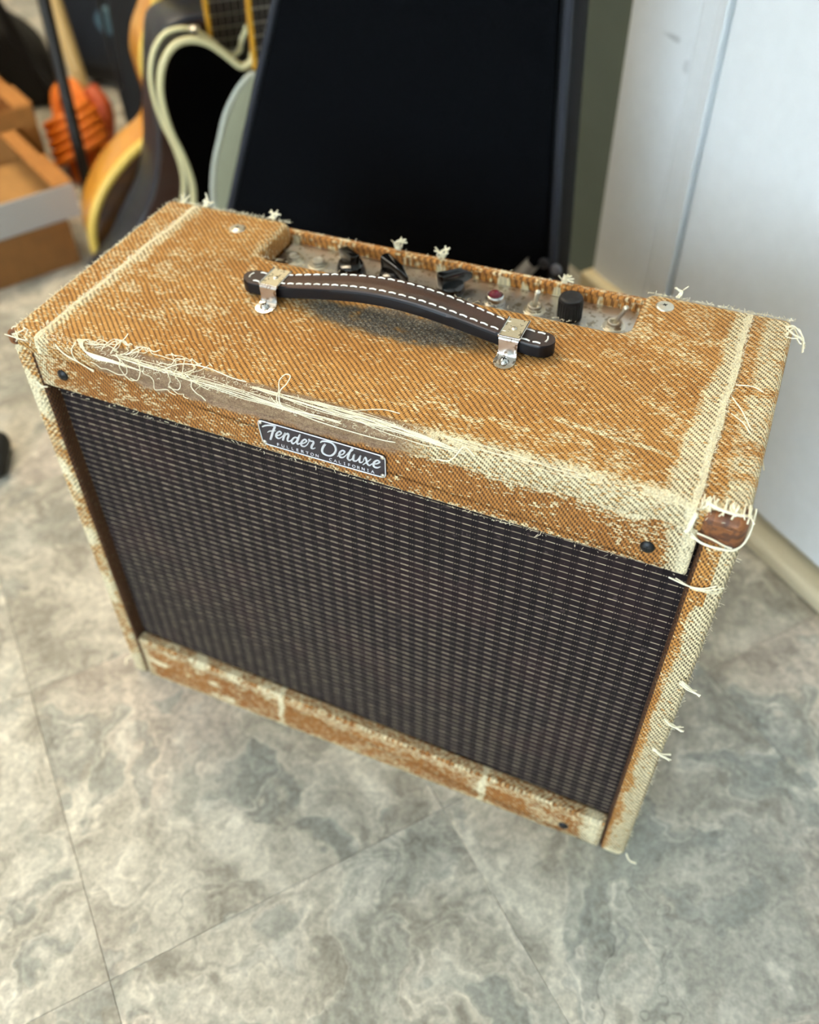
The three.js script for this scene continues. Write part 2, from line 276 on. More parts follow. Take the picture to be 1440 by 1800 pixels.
// top: one cloth that runs over the front edge
{
  const x0 = -0.0027, x1 = W + 0.0027, c0 = 0.1155, c1 = 0.4075, cz = -0.1655;
  const shp = roundPoly([[x0, -ZF], [x1, -ZF], [x1, -ZB], [c1, -ZB], [c1, -cz], [c0, -cz], [c0, -ZB], [x0, -ZB]], [0.009, 0.009, 0.009, 0.009, 0.013, 0.013, 0.009, 0.009]);
  const g = slab(shp, TH, RB, 5, 8).rotateX(-Math.PI / 2).translate(0, H - TH, 0);
  const U0 = -25, UW = 558, V0 = -215, VW = 240; // millimetres
  setUV(g, (x, y, z, nx, ny, nz) => {
    const d = Math.max(0, H - y), a = Math.abs(nx) > 0.35 && Math.abs(nx) > Math.abs(nz) ? Math.sign(nx) * d : 0, b = nz > 0.35 ? d : nz < -0.35 ? -d : 0;
    return [((x + a) * 1000 - U0) / UW, ((z - ZF + b) * 1000 - V0) / VW];
  });
  const hand = (u, v) => 1 - sst(0.6, 1, Math.hypot((u - 250) / 80, (v + 103) / 19));
  const mat = clothMat(2048, 900, (a, b, o) => {
    const u = U0 + a * UW, v = V0 + b * VW; // v 0 = front edge, negative to the back
    const n1 = fbm(u * 0.02, v * 0.03, 91, 3), n2 = fbm(u * 0.09, v * 0.12, 93, 3), n3 = noise(u * 0.3, v * 0.3, 95);
    let wear = 0.03 + 0.30 * sst(0.46, 0.74, n2) * (0.55 + 0.6 * sst(0.35, 0.65, n1));
    wear += 0.20 * sst(200, 40, u) * sst(0.3, 0.65, n2) * sst(-70, -20, -Math.abs(v + 90));
    wear += 0.14 * sst(360, 440, u) * sst(0.35, 0.7, n2);
    wear *= 1 - 0.6 * (1 - sst(0.4, 1, Math.hypot((u - 250) / 110, (v + 55) / 28)));
    let fray = 0, dirt = 0;
    // front crease, rubbed pale where the torn strip ends and towards the right corner
    const wob = (n2 - 0.5) * 8 + (n3 - 0.5) * 3;
    const dF = -(v + 5) + wob;
    const right = sst(290, 330, u);
    wear = Math.max(wear, (0.35 + 0.5 * right) * sst(10 + 12 * right * n2, 1, dF));
    fray = Math.max(fray, right * 0.62 * sst(10, 1, Math.abs(v + 6 - wob * 0.7)) * sst(0.3, 0.6, n2));
    // torn strip along the front edge, bare grey-brown ground
    const torn = sst(62, 80, u) * sst(330, 290, u);
    const bare = torn * sst(-12.5, -9, v + wob * 0.35);
    // right hand overlap seam
    const sx = 482.5 + 0.0 * v + (noise(v * 0.05, 3, 97) - 0.5) * 2;
    const bandW = 13 + 12 * sst(-190, -20, v) * 0.7 + (n2 - 0.5) * 6;
    const dS = sx - u;
    if (dS > 0) { wear = Math.max(wear, 0.95 * sst(bandW + 3, bandW - 5, dS)); fray = Math.max(fray, sst(6.5, 2.5, dS + (n3 - 0.5) * 3)); }
    else { wear = Math.max(0.2, (0.32 + 0.55 * sst(0.40, 0.62, noise(v * 0.11, u * 0.06, 99))) * sst(-3, -14, dS)); if (dS > -1.6) dirt = 0.35; }
    // left hand overlap seam
    const lx = 21 + 3 * sst(0, -200, v) + (noise(v * 0.06, 5, 101) - 0.5) * 3;
    const dL = u - lx;
    if (dL > 0) { wear = Math.max(wear, 0.9 * sst(15, 6, dL + (n2 - 0.5) * 8)); fray = Math.max(fray, sst(5, 1.5, dL + (n3 - 0.5) * 3)); }
    else wear = Math.max(0.1, 0.5 * sst(0.4, 0.7, n2));
    fray = Math.max(fray, 0.75 * sst(6, -4, u + (n2 - 0.5) * 10));
    // back edge and the edges of the cut-out
    const inCut = u > 100 && u < 424 ? Math.abs(v + 152.6) : 99;
    const eL = v < -148 ? Math.abs(u - 113) : 99, eR = v < -148 ? Math.abs(u - 410) : 99;
    const eC = Math.min(u > 113 && u < 410 ? inCut : 99, eL, eR);
    wear = Math.max(wear, 0.55 * sst(6, 1.5, eC + (n3 - 0.5) * 3), 0.6 * sst(20, 4, Math.hypot(u - 412, v + 156) + (n3 - .5) * 6));
    wear = Math.max(wear, 0.8 * sst(9, 2, v + 208.6 + (n2 - 0.5) * 8));
    fray = Math.max(fray, 0.5 * sst(5, 0, v + 208.6 + (n2 - 0.5) * 6) * sst(120, 20, u));
    // pale scratches to the right and in the middle
    const sc = 1 - sst(1.2, 2.6, Math.abs(v + 46 - (u - 400) * 0.10 + (n3 - 0.5) * 1.5));
    wear = Math.max(wear, 0.75 * sc * sst(375, 395, u) * sst(470, 455, u));
    wear = Math.max(wear, 0.6 * (1 - sst(0.5, 1, Math.hypot((u - 345) / 42, (v + 30) / 7))) * sst(0.35, 0.6, n2));
    dirt = Math.max(dirt, hand(u, v + (n2 - 0.5) * 12) * sst(0.2, 0.5, n2 + 0.15));
    tweed(u, v, 1.25, 1.12, 4, clamp(wear), fray, dirt, WHITE1, o);
    if (bare > 0.01) {
      const f = noise(u * 1.7, v * 1.7, 103), f2 = fbm(u * 0.25, v * 0.5, 105, 3);
      const c = mix3([112, 84, 62], [176, 150, 116], clamp(f * 0.7 + f2 * 0.7 - 0.25));
      const t = bare * sst(0.1, 0.4, f2 + f * 0.3);
      o[0] = mix(o[0], c[0], t); o[1] = mix(o[1], c[1], t); o[2] = mix(o[2], c[2], t); o[3] = mix(o[3], 0.2 + 0.25 * f, t);
    }
  });
  topPart('top_panel', g, mat);
}
// sides: tweed wrapped round the front edge
function sidePanel(right) {
  const th = right ? 0.0215 : 0.0185, top = H - 0.012;
  const zf = (y) => -0.0315 * y, zb = (y) => -0.236 + 0.0145 * y / H;
  const shp = roundPoly([[-zf(0.001), 0.001], [-zf(top), top], [-zb(top), top], [-zb(0.001), 0.001]], 0.004);
  const g = slab(shp, th, 0.0058, 5, 4); // x' = -z, y' = y, depth
  g.rotateY(Math.PI / 2);                // shape x -> -z, depth -> +x
  g.translate(right ? W - th : 0, 0, 0);
  warp(g, (x, y, z) => [x + (right ? 0.0027 : -0.0027) * y / 0.41, y, z]);
  const inner = right ? W - th : th, sg = right ? 1 : -1, UW = 250, VW = 412;
  setUV(g, (x, y, z, nx, ny, nz) => {
    const out = (x - inner - sg * 0.0027 * y / 0.41) * sg, back = -(z - zf(y));
    let w = nz > 0.75 ? out : (nx * sg > 0 ? out + back : -back);
    if (nx * sg < -0.3 && nz < 0.75) w = -back;
    return [(w * 1000 + 40) / UW, y * 1000 / VW];
  });
  const mat = clothMat(1024, 1680, (a, b, o) => {
    const w = a * UW - 40, y = b * VW;
    const n2 = fbm(w * 0.08, y * 0.05, right ? 111 : 121, 3), n3 = noise(w * 0.3, y * 0.3, 113);
    const edge = th * 1000;
    let wear = 0.06 + 0.25 * sst(0.45, 0.7, n2), fray = 0;
    const lo = right ? 7 : 2;
    wear = Math.max(wear, 0.97 * sst(lo - 4, lo + 3, w + (n2 - 0.5) * 12) * sst(60, 34, w) * (right ? 1 : 0.45 + 0.5 * sst(0.4, 0.62, n2)) * (y > 338 && w < 13 && right ? sst(0.62, 0.5, n2 * 0.3 + (w > 3 ? 0.55 : 0.3)) * 0.7 + 0.1 : 1));
    fray = Math.max(0.35 * sst(0.5, 0.75, n2) * sst(9, 15, w) * sst(36, 24, w), 0.75 * sst(16, 4, y + (n2 - 0.5) * 14) * sst(2, 6, w));
    if (!right) fray = Math.max(fray, 0.55 * sst(2, 8, w) * sst(40, 24, w) * sst(0.35, 0.6, n2));
    fray = Math.max(fray, 0.9 * (1 - sst(0.8, 2.2, Math.abs(y - (right ? 352 : 362) - (w - 10) * 0.15 + (n3 - 0.5) * 2))) * sst(0, 2, w) * sst(28, 20, w));
    if (w < 0) { wear = 0.05; fray = 0; }
    tweed(w, -y, 1.35, 1.5, 3, clamp(wear), fray, 0, [0.98, 0.95, 0.9], o);
    if (w < -1) { o[0] *= 0.5; o[1] *= 0.43; o[2] *= 0.38; }   // unworn cloth inside the frame, recess shade painted into its colour
  });
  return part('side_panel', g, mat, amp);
}
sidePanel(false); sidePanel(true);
// front strips
function frontCloth(name, pts, u0, uw, v0, vw, res, fn) {
  const g = slab(roundPoly(pts, 0.0012), 0.012, 0.003, 4, 3).translate(0, 0, -0.0128);
  setUV(g, (x, y, z, nx, ny, nz) => [(x * 1000 - u0) / uw, ((y + (ny > 0.5 ? 0.0128 + z - 0.012 : 0)) * 1000 - v0) / vw]);
  frontPart(name, g, clothMat(res[0], res[1], (a, b, o) => fn(u0 + a * uw, v0 + b * vw, o)));
}
frontCloth('upper_front_panel', [[0.0145, 0.3638], [0.4872, 0.3588], [0.4872, FH - 0.010], [0.0145, FH - 0.014]], 0, 508, 350, 62, [2048, 256], (u, y, o) => {
  const n1 = fbm(u * 0.02, y * 0.05, 131, 3), n2 = fbm(u * 0.08, y * 0.12, 133, 3), n3 = noise(u * 0.35, y * 0.35, 135);
  const low = 363.8 - u * 0.01, up = 402;
  let wear = 0.05 + 0.4 * sst(0.45, 0.7, n2) * (0.4 + 0.8 * sst(190, 60, u) + 0.3 * sst(380, 440, u));
  wear = Math.max(wear, 0.75 * sst(4.5, 1.2, y - low + (n3 - 0.5) * 3 + (n1 - 0.5) * 4));
  wear = Math.max(wear, 0.85 * sst(20, 10, u + (n2 - 0.5) * 6 - 12), 0.97 * sst(468, 476, u + (n2 - 0.5) * 8));
  wear = Math.max(wear, 0.85 * sst(290, 320, u) * sst(391, 399, y + (n2 - 0.5) * 18));
  let fray = Math.max(0.8 * sst(1.8, 0.4, y - low + (n3 - 0.5) * 2) * sst(0.3, 0.55, n1), 0.5 * sst(290, 320, u) * sst(392, 399, y + (n2 - 0.5) * 10));
  fray = Math.max(fray, 0.55 * sst(474, 482, u));
  tweed(u, -y, 1.29, 1.6, 3, clamp(wear), fray, 0, [0.9, 0.83, 0.74], o);
  const bare = sst(62, 80, u) * sst(320, 285, u) * sst(388, 393, y + (n2 - 0.5) * 9);
  if (bare > 0.01) {
    const f = noise(u * 1.7, y * 1.7, 103), f2 = fbm(u * 0.25, y * 0.5, 105, 3), c = mix3([106, 80, 62], [170, 142, 110], clamp(f * 0.7 + f2 * 0.7 - 0.25));
    o[0] = mix(o[0], c[0], bare); o[1] = mix(o[1], c[1], bare); o[2] = mix(o[2], c[2], bare); o[3] = mix(o[3], 0.2 + 0.25 * f, bare);
  }
});
frontCloth('lower_front_panel', [[0.0185, 0.001], [0.4865, 0.001], [0.4865, 0.0424], [0.0185, 0.0585]], 0, 508, -4, 70, [2048, 256], (u, y, o) => {
  const n1 = fbm(u * 0.025, y * 0.05, 141, 3), n2 = fbm(u * 0.07, y * 0.1, 143, 4), n3 = noise(u * 0.35, y * 0.35, 145);
  const top = 58.5 - (u - 18.5) * 0.0344;
  let wear = 0.1 + 0.5 * sst(0.45, 0.62, n2) * sst(0.35, 0.55, n1);
  wear = Math.max(wear, 0.6 * sst(9, 3, Math.abs(y - top + 6) + (n3 - 0.5) * 4), 0.9 * sst(462, 472, u), 0.8 * sst(34, 24, u), 0.8 * sst(9, 4, y + (n2 - 0.5) * 8));
  let fray = Math.max(0.7 * sst(0.55, 0.7, n2) * sst(300, 60, u), (0.35 + 0.5 * n2) * sst(462, 476, u + (n2 - 0.5) * 22) * sst(486, 480, u));
  for (const p of [172, 375]) fray = Math.max(fray, (0.4 + 0.5 * n2) * (1 - sst(1.5, 5, Math.abs(u - p + (n3 - 0.5) * 4 + (n2 - 0.5) * 8 - y * 0.1))));
  tweed(u, -y, 1.29, 1.6, 3, clamp(wear), fray, 0, [0.92, 0.84, 0.76], o);
});
// grille cloth on its baffle
{
  const g = box(0.006, 0.03, -0.018, 0.5, 0.372, -0.0128);
  const u0 = 6, uw = 494, v0 = 30, vw = 342;
  setUV(g, (x, y) => [(x * 1000 - u0) / uw, (y * 1000 - v0) / vw]);
  const PY = 5.95, PX = 11.4;
  const t = texture(2048, 1420, (a, b, o) => {
    const u = u0 + a * uw, v = v0 + b * vw;
    const q = v + (noise(u * 0.02, v * 0.02, 151) - 0.5) * 0.8 + 0.0;
    const j = Math.floor(q / PY), fy = q / PY - j, x = ((u + 0.4 * h2(j, 1, 153)) / PX), i = Math.floor(x), fx = x - i;
    // one long float, then two short ones, along each pale thread
    const on = Math.max(sst(0.0, 0.03, fx) * (1 - sst(0.56, 0.6, fx)), 0.85 * sst(0.63, 0.65, fx) * (1 - sst(0.73, 0.75, fx)), 0.85 * sst(0.78, 0.8, fx) * (1 - sst(0.87, 0.89, fx)), 0.5 * sst(0.9, 0.92, fx));
    const wd = 0.065, d = Math.abs(fy - 0.5), line = (1 - sst(wd * 0.7, wd * 1.6, d)) * on;
    const wv = 0.5 + 0.5 * Math.sin(u * 9.0 + Math.floor(v / 0.45) * 3.14), w2 = noise(u * 3, v * 1.2, 155);
    const stripe = sst(0.55, 0.6, fx) * (1 - sst(0.94, 0.98, fx));
    let c = mix3([29, 22, 24], [46, 36, 37], wv * 0.6 + w2 * 0.4);
    c = mix3(c, [20, 16, 18], stripe * 0.55);
    const red = sst(0.55, 0.75, fbm(u * 0.02, v * 0.02, 157, 3)); c = mix3(c, [52, 32, 34], red * 0.3);
    const lint = sst(0.76, 0.84, noise(u * 0.16, v * 0.9, 159)) * 0.34 * sst(0.5, 0.7, noise(u * 0.9, v * 0.3, 160));
    c = mix3(c, [128, 112, 104], lint);
    const g1 = 0.85 + 0.3 * h2(i, j, 161); c = mix3(c, [172 * g1, 157 * g1, 130 * g1], line * 0.92);
    o[0] = c[0]; o[1] = c[1]; o[2] = c[2]; o[3] = 0.3 + 0.15 * wv + 0.5 * line - 0.1 * stripe;
  }, { bump: true });
  frontPart('grille_cloth', g, phys({ map: t.map, bumpMap: t.bumpMap, bumpScale: 0.0005, roughness: 0.8, specularIntensity: 0.3 }));
}
// bottom board, back panels, control panel
const bareBoard = std({ color: 0x8a6a44, roughness: 0.8 });
part('bottom_panel', box(0.018, 0.001, -0.228, 0.488, 0.02, -0.016), bareBoard, amp);
{
  const fn = (u, v, o) => tweed(u, v, 1.25, 1.12, 4, 0.1 + 0.25 * sst(0.5, 0.7, fbm(u * 0.08, v * 0.1, 171, 3)), 0.7 * sst(3, 0.5, Math.abs(v - 4) + (noise(u * 0.15, v * 0.1, 173) - 0.2) * 8), 0, [0.98, 0.92, 0.86], o);
  const mat = clothMat(2048, 128, (a, b, o) => fn(a * 508, b * 32, o));
  const g = rbox(0.020, 0.20, -0.2365, 0.488, H - 0.0145, -0.2285, 0.0028, 4);
  setUV(g, (x, y, z, nx, ny) => [x / 0.508, clamp((H - y - 0.0145 + (ny > 0.5 ? -z - 0.2285 : 0)) * 1000 / 32, 0, 1)]);
  topPart('back_panel', g, mat);
  part('lower_back_panel', rbox(0.02, 0.01, -0.238, 0.488, 0.10, -0.230, 0.0028, 2), mat, amp);
}
const chrome = std({ color: 0xc9c9c6, metalness: 1, roughness: 0.22 });
const nickel = std({ color: 0xd6d0c0, metalness: 0.9, roughness: 0.32 });
const blackGloss = phys({ color: 0x060607, roughness: 0.16, clearcoat: 0.5, clearcoatRoughness: 0.1 });
{
  const YP = H - 0.024;
  const t = texture(1024, 256, (a, b, o) => {
    const u = 100 + a * 320, v = b * 80, n = fbm(u * 0.07, v * 0.1, 181, 4), n2 = noise(u * 0.6, v * 0.6, 183), sp = sst(0.62, 0.72, fbm(u * 0.3, v * 0.3, 185, 3));
    let c = mix3([196, 192, 184], [222, 221, 218], n);
    c = mix3(c, [126, 116, 96], sp * 0.6);
    o[0] = c[0]; o[1] = c[1]; o[2] = c[2]; o[3] = 0.5 + 0.3 * n2 - 0.4 * sp;
  }, { bump: true });
  const g = box(0.110, YP - 0.003, -0.2285, 0.412, YP, -0.16);
  setUV(g, (x, y, z) => [(x * 1000 - 100) / 320, (z + 0.235) / 0.08]);
  const panel = topPart('control_panel', g, std({ map: t.map, bumpMap: t.bumpMap, bumpScale: 0.0002, metalness: 0.95, roughness: 0.3 }));
  const sub = (name, geo, mat, label) => part(name, geo.applyMatrix4(TOPM), mat, panel, label);
  const lathe = (pts, n = 32) => new THREE.LatheGeometry(pts.map((p) => new THREE.Vector2(p[0], p[1])), n);
  const zK = -0.2045;
  const chicken = (x, turn) => {
    const base = lathe([[0, 0], [0.0112, 0], [0.0118, 0.0012], [0.0108, 0.005], [0.0095, 0.008], [0, 0.008]]);
    const sh = new THREE.Shape(); sh.moveTo(-0.0095, -0.0042); sh.quadraticCurveTo(-0.013, 0, -0.0095, 0.0042); sh.lineTo(0.010, 0.0034); sh.lineTo(0.019, 0.0008); sh.lineTo(0.019, -0.0008); sh.lineTo(0.010, -0.0034); sh.closePath();
    const bar = slab(sh, 0.0125, 0.0014, 3).rotateX(-Math.PI / 2).translate(0, 0.0055, 0);
    warp(bar, (a, b, c) => [a, b - (a > 0.012 ? (b - 0.0055) * 0.55 : a > 0.006 ? (b - 0.0055) * 0.15 : 0), c]);
    return merge([base, toCreasedNormals(bar, 0.5)]).rotateY(turn).translate(x, YP + 0.001, zK);
  };
  for (const [x, a] of [[0.1755, 2.5], [0.2125, -0.5], [0.2615, 0.9]]) sub('knob', chicken(x, a), blackGloss, 'black glossy pointer knob');
  // fuse cap: knurled cylinder
  { const g1 = [lathe([[0, 0], [0.0088, 0], [0.0088, 0.0165], [0.0080, 0.0178], [0.004, 0.0178], [0.0036, 0.0172], [0, 0.0172]], 40)];
    for (let k = 0; k < 26; k++) { const a = k / 26 * Math.PI * 2; g1.push(cyl(0.0006, 0.0006, 0.014, 6).translate(Math.cos(a) * 0.0088, 0.008, Math.sin(a) * 0.0088)); }
    sub('fuse_cap', merge(g1).translate(0.3565, YP, zK), std({ color: 0x141415, roughness: 0.5 }), 'black knurled fuse cap'); }
  const nut = (x, r = 0.0068) => merge([cyl(r, r, 0.0022, 6).translate(0, 0.0011, 0), lathe([[0.0035, 0], [0.0055, 0], [0.0055, 0.0045], [0.0035, 0.0045], [0.0035, 0]], 24), lathe([[0.004, 0], [r * 1.25, 0], [r * 1.25, 0.0006], [0.004, 0.0006]], 28)]).translate(x, YP, zK);
  for (const [x, dx, dz] of [[0.3295, 0.001, 0.0], [0.3905, 0.0045, -0.002]]) {
    sub('toggle_switch', merge([nut(x), tube([V(x, YP + 0.002, zK), V(x + dx * 0.6, YP + 0.008, zK + dz * 0.6), V(x + dx * 1.3, YP + 0.0145, zK + dz * 1.3)], 0.0017, 8, 10), new THREE.SphereGeometry(0.0025, 14, 10).translate(x + dx * 1.35, YP + 0.015, zK + dz * 1.35)]), nickel, 'toggle switch with a short metal bat');
  }
  for (const x of [0.124, 0.146]) sub('input_jack', merge([nut(x, 0.0072), cyl(0.0034, 0.0034, 0.0042, 16).translate(x, YP + 0.0002, zK)]), nickel);
  sub('jewel_bezel', lathe([[0.0042, 0], [0.0082, 0], [0.0082, 0.002], [0.0074, 0.0045], [0.0066, 0.0062], [0.0054, 0.0066], [0.0052, 0.003]], 32).translate(0.298, YP, zK), chrome, 'chrome bezel of the pilot light');
  sub('jewel', toCreasedNormals(new THREE.SphereGeometry(0.0054, 10, 6, 0, Math.PI * 2, 0, Math.PI / 2).scale(1, 0.75, 1).translate(0.298, YP + 0.0055, zK), 0.1), phys({ color: 0x6a0c26, roughness: 0.16, clearcoat: 0.4 }), 'dark red faceted pilot jewel');
}

// name plate with raised letters
{
  const CXP = 0.2472, CYP = 0.3804, mm = 0.001;
  const outline = [[-46.6, 9.9], [46.2, 8.7], [46.1, -9.9], [-44.6, -10.0]].map((p) => [p[0] * mm, p[1] * mm]).reverse();
  const place = (g, z = 0) => g.translate(CXP, CYP, z).applyMatrix4(FRONTM);
  const plate = part('name_plate', place(slab(roundPoly(outline, 0.003), 0.0016, 0.0004, 2, 4), -0.0006), std({ color: 0x3b3336, roughness: 0.5, metalness: 0.2 }), amp, 'dark brown metal name plate with raised silver script');
  const silver = std({ color: 0xe4e6ea, metalness: 0.45, roughness: 0.36 });
  // raised border
  {
    const o = roundPoly(outline, 0.003).getPoints(6).filter((p, i, a) => i === 0 || p.distanceTo(a[i - 1]) > 1e-5).filter((p, i, a) => i === 0 || p.distanceTo(a[0]) > 1e-5), q = o.map((p) => V(p.x * 0.994, p.y * 0.972, 0.0011));
    part('plate_border', place(tube(q, 0.00045, 120, 6, true)), silver, plate, 'raised silver rim of the name plate');
  }
  // brush strokes: x, y, half width in millimetres
  const strokes = {
    F: ['-43.1,4.9,.42 -40.8,6.5,.53 -37.7,7.8,.53 -34.6,8.4,.49 -32.5,8.2,.3', '-33.0,8.4,.7 -34.6,5.1,.85 -36.3,.4,.85 -38.1,-4.4,.7', '-39.5,1.4,.28 -38,2.7,.42 -35.2,3.9,.42 -32.9,4.6,.28'],
    e: ['-32.7,.5,.42 -30.2,2.1,.42 -29,4,.56 -29.7,5,.49 -31.5,3.8,.6 -33.2,1,.67 -33.1,-.9,.63 -31.6,-1.5,.46 -29.4,.2,.35 -27.2,2.9,.32'],
    n: ['-25.9,5.3,.49 -26.9,2.6,.77 -28.4,-1.9,.63', '-27.6,.6,.35 -25.6,3.8,.49 -23.8,5,.63 -23.5,3.7,.7 -24.7,.3,.7 -24.6,-1.4,.53 -23.2,-1.1,.35 -21.8,.4,.28'],
    d: ['-17,3.7,.49 -18.7,3.6,.49 -20.7,1.4,.63 -21.8,-1.1,.7 -21.1,-2.5,.53 -19.1,-.8,.39 -17.2,2.5,.35', '-14.7,7.6,.49 -16.1,3.9,.81 -17.7,-.1,.77 -17.4,-1.6,.49 -16,-.9,.35 -14.2,1,.28'],
    e2: ['-14.3,-.3,.39 -11.8,1.4,.39 -10.3,3.3,.53 -11.2,4.3,.46 -13.2,2.6,.6 -14.7,-.2,.67 -14.5,-2,.6 -12.7,-2.2,.42 -10.4,-.1,.35 -9.2,2,.32'],
    r: ['-9.4,1.7,.28 -8.4,3.7,.35 -8.3,5.3,.49 -7.3,4.4,.49 -5.3,4.5,.53 -5.2,3.3,.67 -6.8,.1,.74 -7.1,-1.7,.63 -6.1,-1.9,.42 -4.2,-.6,.28'],
    D: ['.1,5.5,.37 1.5,6.9,.55 5.3,7.9,.55 8.6,7.6,.58 10.6,5.5,.69 10.9,2.5,.73 9.4,-1,.73 6.6,-3.7,.55 3.6,-4.2,.48 1.4,-3.4,.62 .7,-1.5,.73 1.6,1.9,.8 3.6,5.3,.66'],
    e3: ['11.8,-2.3,.26 13.9,-.7,.4 16.3,1.2,.44 17.3,3.4,.58 16.1,4,.48 14.1,2,.66 13.2,-.6,.69 13.8,-2.4,.58 15.7,-2.1,.44 17.9,.3,.33 20.1,3.7,.33'],
    l: ['19.1,1.8,.33 21.6,5,.33 23.4,7.1,.48 22.8,7.8,.44 21.5,5.4,.66 19.9,1,.8 19.3,-1.8,.69 20.5,-2.9,.48 22,-1.6,.37 23.2,.3,.29'],
    u: ['24.3,3.6,.44 23.4,.4,.73 23.4,-2.1,.62 25.1,-2,.44 27.1,.6,.37 28.5,3.5,.44', '28.8,4,.44 27.7,.3,.73 27.9,-2,.55 29.4,-1.6,.37 31.1,1.3,.29'],
    x: ['30.6,1.3,.29 32.1,3.4,.51 32.7,1.4,.69 33.3,-1.5,.66 34.6,-2.4,.48 36.7,-.3,.29', '36.2,3.7,.33 33.4,.3,.37 30.2,-3.2,.33'],
    e4: ['37.4,-.3,.4 40.1,.9,.4 42,3,.55 40.8,3.9,.48 38.6,2.1,.66 37.5,-.7,.73 38.2,-2.4,.62 40.2,-2.5,.48 42.6,-.7,.29'],
  };
  const ribbon = (text) => {
    const p = text.split(' ').map((q) => q.split(',').map(Number));
    const c = new THREE.CatmullRomCurve3(p.map((q) => V(q[0], q[1], 0)), false, 'centripetal'), w = new THREE.CatmullRomCurve3(p.map((q, i) => V(i, q[2], 0)), false, 'catmullrom');
    const N = p.length * 6, pos = [], idx = [], prof = [[-1, 0], [-0.85, 0.75], [-0.45, 1], [0.45, 1], [0.85, 0.75], [1, 0]];
    for (let i = 0; i <= N; i++) {
      const t = i / N, a = c.getPoint(t), d = c.getTangent(t), ww = w.getPoint(t).y * 1.12;
      for (const [s, h] of prof) pos.push((a.x - d.y * ww * s) * mm, (a.y + d.x * ww * s) * mm, 0.0009 + 0.0008 * h);
      if (i < N) for (let k = 0; k < 5; k++) { const q = i * 6 + k; idx.push(q, q + 6, q + 1, q + 1, q + 6, q + 7); }
    }
    for (const [o, f] of [[0, 0], [N * 6, 1]]) for (let k = 1; k < 5; k++) f ? idx.push(o, o + k, o + k + 1) : idx.push(o, o + k + 1, o + k);
    const g = new THREE.BufferGeometry(); g.setAttribute('position', new THREE.Float32BufferAttribute(pos, 3)); g.setIndex(idx);
    g.setAttribute('uv', new THREE.Float32BufferAttribute(new Float32Array(pos.length / 3 * 2), 2)); g.computeVertexNormals(); return g;
  };
  for (const k of Object.keys(strokes)) part('script_letter', place(merge(strokes[k].map(ribbon))), silver, plate);
  const font = await new FontLoader().loadAsync('fonts/droid/droid_sans_regular.typeface.json');
  const line = (text, x0, x1) => text.split('').map((ch, i) => {
    const g = new TextGeometry(ch, { font, size: 0.0023, depth: 0.0004, curveSegments: 5, bevelEnabled: false }); g.computeBoundingBox();
    const b = g.boundingBox, cx = (b.min.x + b.max.x) / 2;
    return g.translate(-cx, 0, 0).scale(1.25, 1, 1).translate((x0 + (x1 - x0) * (i + 0.5) / text.length) * mm, -8.35 * mm, 0.0009);
  });
  part('small_lettering', place(merge([...line('FULLERTON', -34.5, -1.7), ...line('CALIFORNIA', 4.8, 38.4)])), silver, plate, 'small silver capitals under the script');
  for (const [x, y] of [[-44.6, 8.0], [-43.0, -8.2], [44.0, 7.2], [43.9, -8.2]]) part('rivet', place(new THREE.SphereGeometry(0.0016, 16, 10).scale(1, 1, 0.6).translate(x * mm, y * mm, 0.001)), nickel, plate);
}

// screws in the front and the top
{
  const head = (cross) => {
    const g = [new THREE.LatheGeometry([[0, 0.0016], [0.0012, 0.0016], [0.0028, 0.0011], [0.0042, 0.0002], [0.0044, -0.0006]].map((p) => new THREE.Vector2(...p)).reverse(), 28)];
    return merge(g).rotateX(Math.PI / 2);
  };
  const slot = std({ color: 0x050505, roughness: 0.9 }), blk = std({ color: 0x1a1b1d, roughness: 0.4, metalness: 0.3 });
  const at = (x, y, mat, label) => {
    const s = frontPart('screw', head().translate(x, y, 0.0002), mat, label);
    part('screw_slot', merge([box(-0.0018, -0.0003, 0.0012, 0.0018, 0.0003, 0.0019), box(-0.0003, -0.0018, 0.0012, 0.0003, 0.0018, 0.0019)]).translate(x, y, 0).applyMatrix4(FRONTM), slot, s);
  };
  at(0.038, 0.3790, blk, 'black screw in the upper front strip'); at(0.4616, 0.3748, blk, 'black screw in the upper front strip'); at(0.4533, 0.0168, blk, 'black screw in the lower front strip');
  for (const [x, z] of [[0.0796, -0.1954], [0.4234, -0.2056]]) {
    const w = topPart('screw', new THREE.LatheGeometry([[0, 0.0012], [0.0016, 0.0014], [0.0034, 0.001], [0.0036, 0.0006], [0.0052, 0.0012], [0.0064, 0.0004], [0.0066, -0.0006]].map((p) => new THREE.Vector2(...p)).reverse(), 32).translate(x, H, z), nickel, 'nickel screw with a cup washer');
    part('screw_slot', merge([box(-0.0016, 0.0008, -0.0003, 0.0016, 0.0017, 0.0003), box(-0.0003, 0.0008, -0.0016, 0.0003, 0.0017, 0.0016)]).rotateY(0.5).translate(x, H, z).applyMatrix4(TOPM), slot, w);
  }
}

